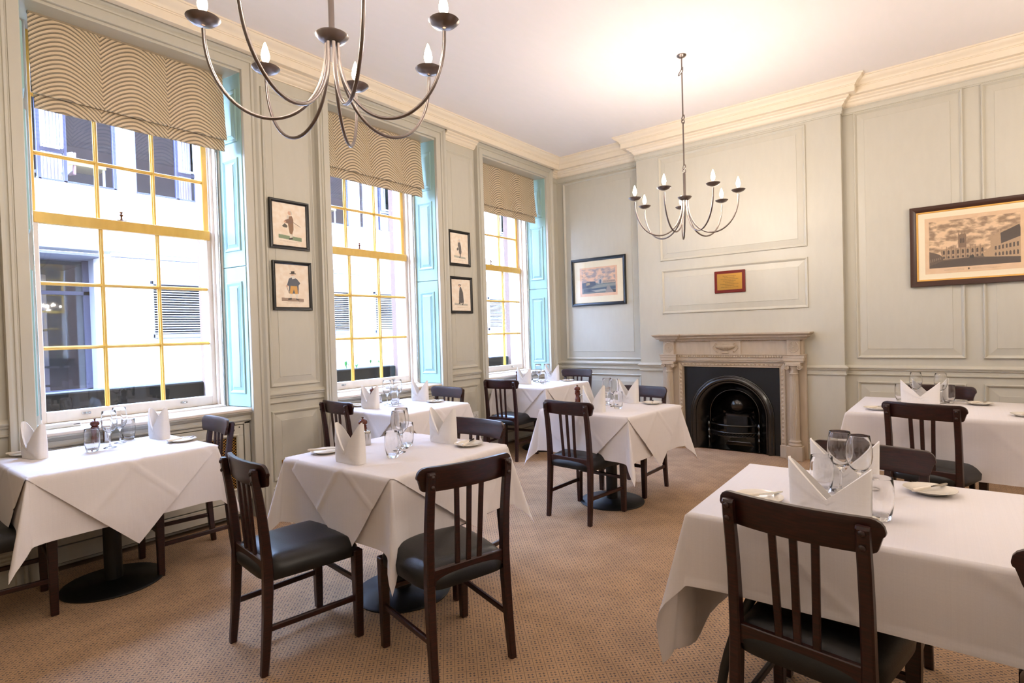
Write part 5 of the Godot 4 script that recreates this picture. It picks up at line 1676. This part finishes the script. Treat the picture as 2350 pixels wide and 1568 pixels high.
	for k in 7:
		var x := 0.70 + k * 0.034
		fill_poly(im, [[x, 0.66 - k * 0.006], [x, 0.60 - k * 0.008], [x + 0.018, 0.595 - k * 0.008], [x + 0.018, 0.66 - k * 0.006]], dk)
		fill_poly(im, [[x, 0.76], [x, 0.72 - k * 0.004], [x + 0.009, 0.70 - k * 0.004], [x + 0.018, 0.72 - k * 0.004], [x + 0.018, 0.76]], dk)
	fill_poly(im, [[0.455, 0.76], [0.455, 0.72], [0.50, 0.72], [0.50, 0.77]], Color(0.16, 0.12, 0.10))
	caption(im, 0.2, 0.40, 0.935, dk, 21); caption(im, 0.20, 0.40, 0.955, dk, 22); caption(im, 0.48, 0.72, 0.935, dk, 23); caption(im, 0.48, 0.76, 0.955, dk, 24)
	fill_poly(im, [[0.435, 0.94], [0.447, 0.92], [0.459, 0.94], [0.447, 0.965]], dk)
	return im

func picture(label: String, c: Vector3, u: Vector3, w: float, h: float, fw: float, fd: float, frame_mat: Material, img: Image, mount: float, gilt: bool):
	var v := Vector3.UP; var n := u.cross(v)
	var t := thing("framed_print", label, "picture", c, 0, "framed prints")
	var hw := w * 0.5; var hh := h * 0.5
	var b := MB.new()
	b.run([-u * hw - v * hh, u * hw - v * hh, u * hw + v * hh, -u * hw + v * hh], true, n, [Vector2(0, 0), Vector2(0, fd * 0.85), Vector2(-0.003, fd), Vector2(-fw * 0.55, fd), Vector2(-fw * 0.85, fd * 0.75), Vector2(-fw, fd * 0.55), Vector2(-fw, 0.004)])
	part(t, "frame", b, frame_mat)
	var iw := hw - fw; var ih := hh - fw
	if gilt:
		b = MB.new()
		b.run([-u * iw - v * ih, u * iw - v * ih, u * iw + v * ih, -u * iw + v * ih], true, n, [Vector2(0.001, 0.013), Vector2(-0.010, 0.013), Vector2(-0.014, 0.006)])
		part(t, "gilt_slip", b, M.gilt)
	b = MB.new()
	b.box(n * 0.004, Vector3(iw * 2, ih * 2, 0.004), 0, Basis(u, v, n))
	part(t, "mount", b, M.mount)
	var pw := iw - mount; var ph := ih - mount
	b = MB.new()
	b.quaduv([-u * pw - v * ph + n * 0.0066, u * pw - v * ph + n * 0.0066, u * pw + v * ph + n * 0.0066, -u * pw + v * ph + n * 0.0066], [Vector2(0, 1), Vector2(1, 1), Vector2(1, 0), Vector2(0, 0)])
	var pm := StandardMaterial3D.new()
	pm.albedo_texture = img_tex(img); pm.roughness = 0.9
	part(t, "print", b, pm)
	b = MB.new()
	b.box(n * 0.0095, Vector3(iw * 2, ih * 2, 0.002), 0, Basis(u, v, n))
	part(t, "glass", b, M.picture_glass)

func build_pictures():
	var uz := Vector3(0, 0, -1)
	picture("narrow black-framed print of a man in a brown coat holding his hat", Vector3(0.014, 2.34, 4.063), uz, 0.352, 0.405, 0.028, 0.020, M.frame_black, figure_print(0), 0.0, false)
	picture("narrow black-framed print of a man in a blue coat and yellow breeches", Vector3(0.014, 1.835, 4.055), uz, 0.348, 0.405, 0.026, 0.020, M.frame_black, figure_print(1), 0.0, false)
	picture("narrow black-framed print of a grey-coated man, between the second and third window", Vector3(0.014, 2.348, 2.032), uz, 0.345, 0.392, 0.030, 0.020, M.frame_black, figure_print(2), 0.0, false)
	picture("narrow black-framed print of a figure in a long dark cloak and cap", Vector3(0.014, 1.828, 2.025), uz, 0.362, 0.408, 0.030, 0.020, M.frame_black, figure_print(3), 0.0, false)
	picture("black-framed bluish view of a river and chapel beside the corner window", Vector3(0.638, 2.04, 0.014), Vector3.RIGHT, 0.818, 0.642, 0.042, 0.026, M.frame_black, view_print(0), 0.085, false)
	picture("wide brown-framed sepia engraving of a college quadrangle on the right wall", Vector3(4.487, 2.075, RW + 0.024), Vector3.RIGHT, 0.92, 0.735, 0.050, 0.026, M.frame_brown, view_print(1), 0.062, true)
	# plaque over the mantel
	var t := thing("brass_plaque", "engraved brass plaque on a red wooden board above the mantel", "plaque", Vector3(2.402, 1.888, BR + 0.012))
	var b := MB.new()
	b.box(Vector3(0, 0, 0.008), Vector3(0.334, 0.246, 0.018), 0.006)
	part(t, "board", b, M.plaque_wood)
	b = MB.new(); b.box(Vector3(0, 0, 0.0185), Vector3(0.268, 0.180, 0.003), 0.001)
	var plate := part(t, "plate", b, M.brass)
	for s in [Vector2(-1, -1), Vector2(1, -1), Vector2(1, 1), Vector2(-1, 1)]:
		b = MB.new()
		b.lathe([Vector2(0.006, 0), Vector2(0.0055, 0.002), Vector2(0.003, 0.0035), Vector2(0, 0.004)], 12, Transform3D(Basis(Vector3.RIGHT, PI / 2), Vector3(s.x * 0.125, s.y * 0.081, 0.020)))
		part(plate, "dome_screw", b, M.brass)
	var font := SystemFont.new(); font.font_names = PackedStringArray(["Droid Serif"])
	var lines := ["This Plaque was Unveiled by", "The Right Honourable", "The Lord Mayor of the City of London", "Alderman Charles Bowman", "On 18th May 2018", "To commemorate the Relocation of the", "City University Club", "Hitherto after 80 Years at 50 Cornhill"]
	for k in lines.size():
		var tm := TextMesh.new()
		tm.text = lines[k]; tm.font = font; tm.font_size = 16; tm.pixel_size = 0.00066; tm.depth = 0.0006
		var o := part(plate, "engraved_line", tm, M.bronze_dark)
		o.position = Vector3(0, 0.063 - 0.0178 * k, 0.0204)

func build_small():
	# sockets
	for e in [[Vector3(0.0, 0.362, 4.125), "brass double socket outlet low on the wall beside the middle table", M.brass, 0.15], [Vector3(0.0, 0.45, 1.835), "cream socket outlet low on the wall near the corner table", M.white_plastic, 0.088]]:
		var t := thing("wall_socket", e[1], "socket", e[0] + Vector3(0.013, 0, 0), 0, "wall sockets")
		var b := MB.new(); b.box(Vector3(0.003, 0, 0), Vector3(0.008, 0.09, e[3]), 0.003)
		part(t, "plate", b, e[2])
		var zs := [0.036, -0.036] if e[3] > 0.1 else [0.0]
		for z in zs:
			b = MB.new()
			b.box(Vector3(0.008, -0.006, z), Vector3(0.003, 0.05, 0.05), 0.001)
			part(t, "outlet", b, M.black_plastic if e[3] > 0.1 else M.white_plastic)
			b = MB.new()
			b.box(Vector3(0.0095, 0.004, z), Vector3(0.002, 0.012, 0.005)); b.box(Vector3(0.0095, -0.014, z - 0.011), Vector3(0.002, 0.005, 0.009)); b.box(Vector3(0.0095, -0.014, z + 0.011), Vector3(0.002, 0.005, 0.009))
			part(t, "pin_holes", b, M.gap_shade)
	# white box on the first sill, round white unit with a lead on the second
	var t := thing("white_box", "flat white device lying on the left end of the first window sill", "device", Vector3(-0.20, 0.8645, 5.58), 0.05)
	var b := MB.new(); b.box(Vector3(0, 0.015, 0), Vector3(0.05, 0.03, 0.22), 0.004)
	part(t, "case", b, M.white_plastic)
	b = MB.new(); b.box(Vector3(0.0255, 0.016, -0.085), Vector3(0.001, 0.004, 0.035)); b.box(Vector3(0.0255, 0.012, 0.09), Vector3(0.001, 0.004, 0.015))
	part(t, "marking", b, M.black_plastic)
	t = thing("round_unit", "round white unit with a lead on the second window sill", "device", Vector3(-0.11, 0.8645, 2.95), 0)
	b = MB.new()
	b.lathe([Vector2(0, 0), Vector2(0.055, 0), Vector2(0.062, 0.006), Vector2(0.062, 0.024), Vector2(0.056, 0.032), Vector2(0.03, 0.036), Vector2(0, 0.037)], 32)
	part(t, "case", b, M.white_plastic)
	b = MB.new()
	b.tube([Vector3(0.05, 0.012, -0.03), Vector3(0.10, 0.006, -0.12), Vector3(0.118, 0.004, -0.17), Vector3(0.13, -0.03, -0.19), Vector3(0.132, -0.09, -0.195)], 0.003, 6)
	part(t, "lead", b, M.white_plastic)

# ---------------------------------------------------------------- outside
func build_outside():
	var X := -6.4
	var g := MB.new(); g.box(Vector3(-5.8, -1.15, 0.0), Vector3(10.3, 0.3, 40.0))
	solo("street", g, M.asphalt, "grey street surface below the windows", "street", "", "structure")
	# the outer face of the house the room is in, above and between the windows
	var fb := MB.new()
	var ws := [-6.0]
	for i in [2, 1, 0]: ws.append(WZ[i] - 0.58); ws.append(WZ[i] + 0.58)
	ws.append(12.0)
	for i in range(0, ws.size(), 2): fb.box(Vector3(-0.65, 1.75, (ws[i] + ws[i + 1]) * 0.5), Vector3(0.08, 5.5, ws[i + 1] - ws[i]))
	for z in WZ:
		fb.box(Vector3(-0.65, 3.98, z), Vector3(0.08, 1.04, 1.16)); fb.box(Vector3(-0.65, -0.1, z), Vector3(0.08, 1.8, 1.16))
	fb.box(Vector3(-0.65, 9.0, 3.0), Vector3(0.08, 9.0, 18.0))
	solo("wall_outside", fb, M.dark_brick, "brick street front of the house outside the windows", "wall", "", "structure")
	var t := thing("office_building", "pale office building across the street seen through the windows", "building", Vector3(X, 0, 0))
	var z0 := -16.0; var z1 := 13.0
	# wall with a doorway gap at z 3.62..5.2
	var b := MB.new()
	var wy0 := -1.0; var wy1 := 2.80
	b.box(Vector3(-0.2, (wy0 + wy1) * 0.5, (z0 + 3.62) * 0.5), Vector3(0.4, wy1 - wy0, 3.62 - z0))
	b.box(Vector3(-0.2, (wy0 + wy1) * 0.5, (5.6 + z1) * 0.5), Vector3(0.4, wy1 - wy0, z1 - 5.6))
	part(t, "ground_floor_wall", b, M.render_white)
	b = MB.new()
	b.box(Vector3(-0.16, 3.395, (z0 + z1) * 0.5), Vector3(0.42, 1.01, z1 - z0), 0.01)
	b.box(Vector3(-0.2, 7.2, (z0 + z1) * 0.5), Vector3(0.4, 3.4, z1 - z0), 0.01)
	part(t, "spandrel", b, M.spandrel)
	b = MB.new(); b.box(Vector3(0.02, 2.845, (z0 + 3.50) * 0.5), Vector3(0.06, 0.085, 3.50 - z0), 0.01)
	part(t, "ledge", b, M.far_grey)
	# doorway: reveal, glazing, mullion
	b = MB.new()
	b.box(Vector3(-0.45, (wy0 + 2.8) * 0.5, 3.60), Vector3(0.9, 2.8 - wy0, 0.04)); b.box(Vector3(-0.45, 2.82, 4.6), Vector3(0.9, 0.04, 2.04))
	part(t, "doorway_reveal", b, M.far_grey)
	b = MB.new()
	b.box(Vector3(-2.6, 0.9, 4.6), Vector3(0.1, 3.9, 2.4)); b.box(Vector3(-1.75, 0.9, 3.5), Vector3(1.8, 3.9, 0.04)); b.box(Vector3(-1.75, 0.9, 5.7), Vector3(1.8, 3.9, 0.04)); b.box(Vector3(-1.75, 2.84, 4.6), Vector3(1.8, 0.06, 2.3)); b.box(Vector3(-1.75, -1.0, 4.6), Vector3(1.8, 0.06, 2.3))
	part(t, "lobby", b, M.far_inside)
	b = MB.new(); b.box(Vector3(-0.72, 0.9, 4.6), Vector3(0.02, 3.8, 2.0))
	part(t, "doorway_glass", b, M.far_glass)
	b = MB.new()
	b.box(Vector3(-0.70, 0.9, 3.66), Vector3(0.06, 3.8, 0.08)); b.box(Vector3(-0.70, 2.25, 4.6), Vector3(0.06, 0.06, 2.0)); b.box(Vector3(-0.70, 0.9, 4.30), Vector3(0.06, 3.8, 0.05)); b.box(Vector3(-0.70, 0.62, 4.6), Vector3(0.06, 0.08, 2.0))
	part(t, "doorway_frame", b, M.far_frame)
	b = MB.new()
	for k in 9: b.box(Vector3(-1.5, -0.1 + 0.32 * k, 4.18), Vector3(0.25, 0.29, 0.28), 0.01)
	part(t, "reflected_column", b, M.far_grey)  # blocks stand in for a light column reflected in the doorway glass
	# louvred vents
	var slat := MB.new(); slat.box(Vector3.ZERO, Vector3(0.045, 0.006, 1.19), 0.001, Basis(Vector3(0, 0, 1), -0.30))
	var sm := slat.mesh()
	for zs in [2.93, 0.2, -1.74, -5.88, -7.6]:
		b = MB.new()
		var zc: float = zs - 0.625
		b.box(Vector3(0.02, 2.42, zc), Vector3(0.06, 0.06, 1.25), 0.004); b.box(Vector3(0.02, 1.50, zc), Vector3(0.06, 0.07, 1.25), 0.004)
		for s in [-1.0, 1.0]: b.box(Vector3(0.02, 1.96, zc + s * 0.61), Vector3(0.06, 0.98, 0.03), 0.004)
		var v := part(t, "vent", b, M.far_grey)
		b = MB.new(); b.box(Vector3(0.004, 1.96, zc), Vector3(0.004, 0.9, 1.2))
		part(v, "vent_back", b, M.far_dark)
		for k in 20:
			var s := part(v, "louvre_slat", sm, M.far_white)
			s.position = Vector3(0.032, 1.555 + 0.0425 * k, zc)
	# upper windows: pairs of bays either side of a white pier
	for k in 4:
		var pz := 3.215 - 4.5 * k
		b = MB.new(); b.box(Vector3(-0.05, 4.7, pz), Vector3(0.2, 1.62, 0.24), 0.01)
		part(t, "pier", b, M.spandrel)
		b = MB.new(); b.box(Vector3(-0.1, 4.7, pz - 2.25), Vector3(0.22, 1.62, 2.06), 0.01)
		part(t, "wall_panel", b, M.render_white)
		for s in [-1.0, 1.0]:
			b = MB.new()
			for zz in [[0.14, 0.05], [0.80, 0.05], [1.12, 0.05]]: b.box(Vector3(-0.10, 4.7, pz + s * zz[0]), Vector3(0.07, 1.62, zz[1]), 0.004)
			b.box(Vector3(-0.10, 3.93, pz + s * 0.63), Vector3(0.07, 0.05, 1.0), 0.004); b.box(Vector3(-0.10, 5.45, pz + s * 0.63), Vector3(0.07, 0.06, 1.0), 0.004)
			b.box(Vector3(-0.10, 4.40, pz + s * 0.96), Vector3(0.07, 0.05, 0.30), 0.004)
			var wdw := part(t, "window_frame", b, M.far_frame)
			b = MB.new(); b.box(Vector3(-0.11, 4.7, pz + s * 0.47), Vector3(0.01, 1.5, 0.62))
			part(wdw, "pane", b, M.far_glass)
			b = MB.new(); b.box(Vector3(-0.11, 4.17, pz + s * 0.96), Vector3(0.01, 0.42, 0.28))
			part(wdw, "pane", b, M.far_glass)
			b = MB.new()
			for q in [[4.45, 0.03, 0.26], [5.35, 0.03, 0.26]]: b.box(Vector3(-0.04, q[0], pz + s * 0.96), Vector3(0.05, q[1], q[2]), 0.004)
			for q in [-0.12, 0.12]: b.box(Vector3(-0.04, 4.9, pz + s * 0.96 + q), Vector3(0.05, 0.92, 0.03), 0.004)
			part(wdw, "casement", b, M.far_white)
			b = MB.new()
			for q in 12: b.tube([Vector3(-0.22 - 0.02 * (q % 2), 3.92, pz + s * (0.84 + 0.022 * q)), Vector3(-0.22 - 0.02 * (q % 2), 5.4, pz + s * (0.84 + 0.022 * q))], 0.016, 6)
			part(wdw, "curtain", b, M.curtain)
	b = MB.new()
	b.box(Vector3(-3.2, 4.7, (z0 + z1) * 0.5), Vector3(0.1, 1.9, z1 - z0)); b.box(Vector3(-1.8, 3.86, (z0 + z1) * 0.5), Vector3(3.0, 0.06, z1 - z0)); b.box(Vector3(-1.8, 5.56, (z0 + z1) * 0.5), Vector3(3.0, 0.06, z1 - z0))
	part(t, "upper_rooms", b, M.far_inside)
	# furniture just inside the upper windows
	for k in 2:
		var pz := 3.215 - 4.5 * k
		var d := thing("office_desk", ["pale desk seen in the upper window across the street, first bay", "pale desk seen in the upper window across the street, next bay"][k], "desk", Vector3(X - 0.75, 3.89, pz + 0.45), 0, "desks across the street")
		b = MB.new(); b.box(Vector3(0, 0.50, 0), Vector3(0.5, 0.10, 0.62), 0.006)
		part(d, "desk_top", b, M.pale_yellow)
		for sx in [-0.22, 0.22]:
			for sz in [-0.28, 0.28]:
				b = MB.new(); b.box(Vector3(sx, 0.23, sz), Vector3(0.03, 0.46, 0.03))
				part(d, "leg", b, M.far_white)
		var c := thing("office_chair", ["white moulded chair with a pink garment in the upper window across the street", "white moulded chair in the next upper window across the street"][k], "chair", Vector3(X - 0.62, 3.89, pz + 0.86), 0.4, "chairs across the street")
		b = MB.new()
		var prof := [Vector2(0.18, 0.30), Vector2(-0.12, 0.28), Vector2(-0.19, 0.36), Vector2(-0.22, 0.62), Vector2(-0.20, 0.66)]
		for q in 4:
			var p: Vector2 = prof[q]; var r: Vector2 = prof[q + 1]
			b.quad(Vector3(-0.2, p.y, p.x), Vector3(0.2, p.y, p.x), Vector3(0.2, r.y, r.x), Vector3(-0.2, r.y, r.x), 1)
			b.quad(Vector3(0.2, p.y - 0.015, p.x), Vector3(-0.2, p.y - 0.015, p.x), Vector3(-0.2, r.y, r.x - 0.015), Vector3(0.2, r.y, r.x - 0.015), 1)
		part(c, "shell", b, M.far_white)
		for sx in [-0.16, 0.16]:
			for sz in [-0.14, 0.16]:
				b = MB.new(); b.tube([Vector3(sx * 0.7, 0.28, sz * 0.7), Vector3(sx, 0, sz)], 0.012, 6)
				part(c, "leg", b, M.far_white)
		if k == 0:
			b = MB.new()
			b.hexa(Vector3(0.12, 0.48, -0.24), Vector3(0.14, 0.36, 0.05), Vector3(0.20, 0.36, 0.03), 0.01)
			part(c, "garment", b, M.pink_cloth, "pink garment hung over the back")
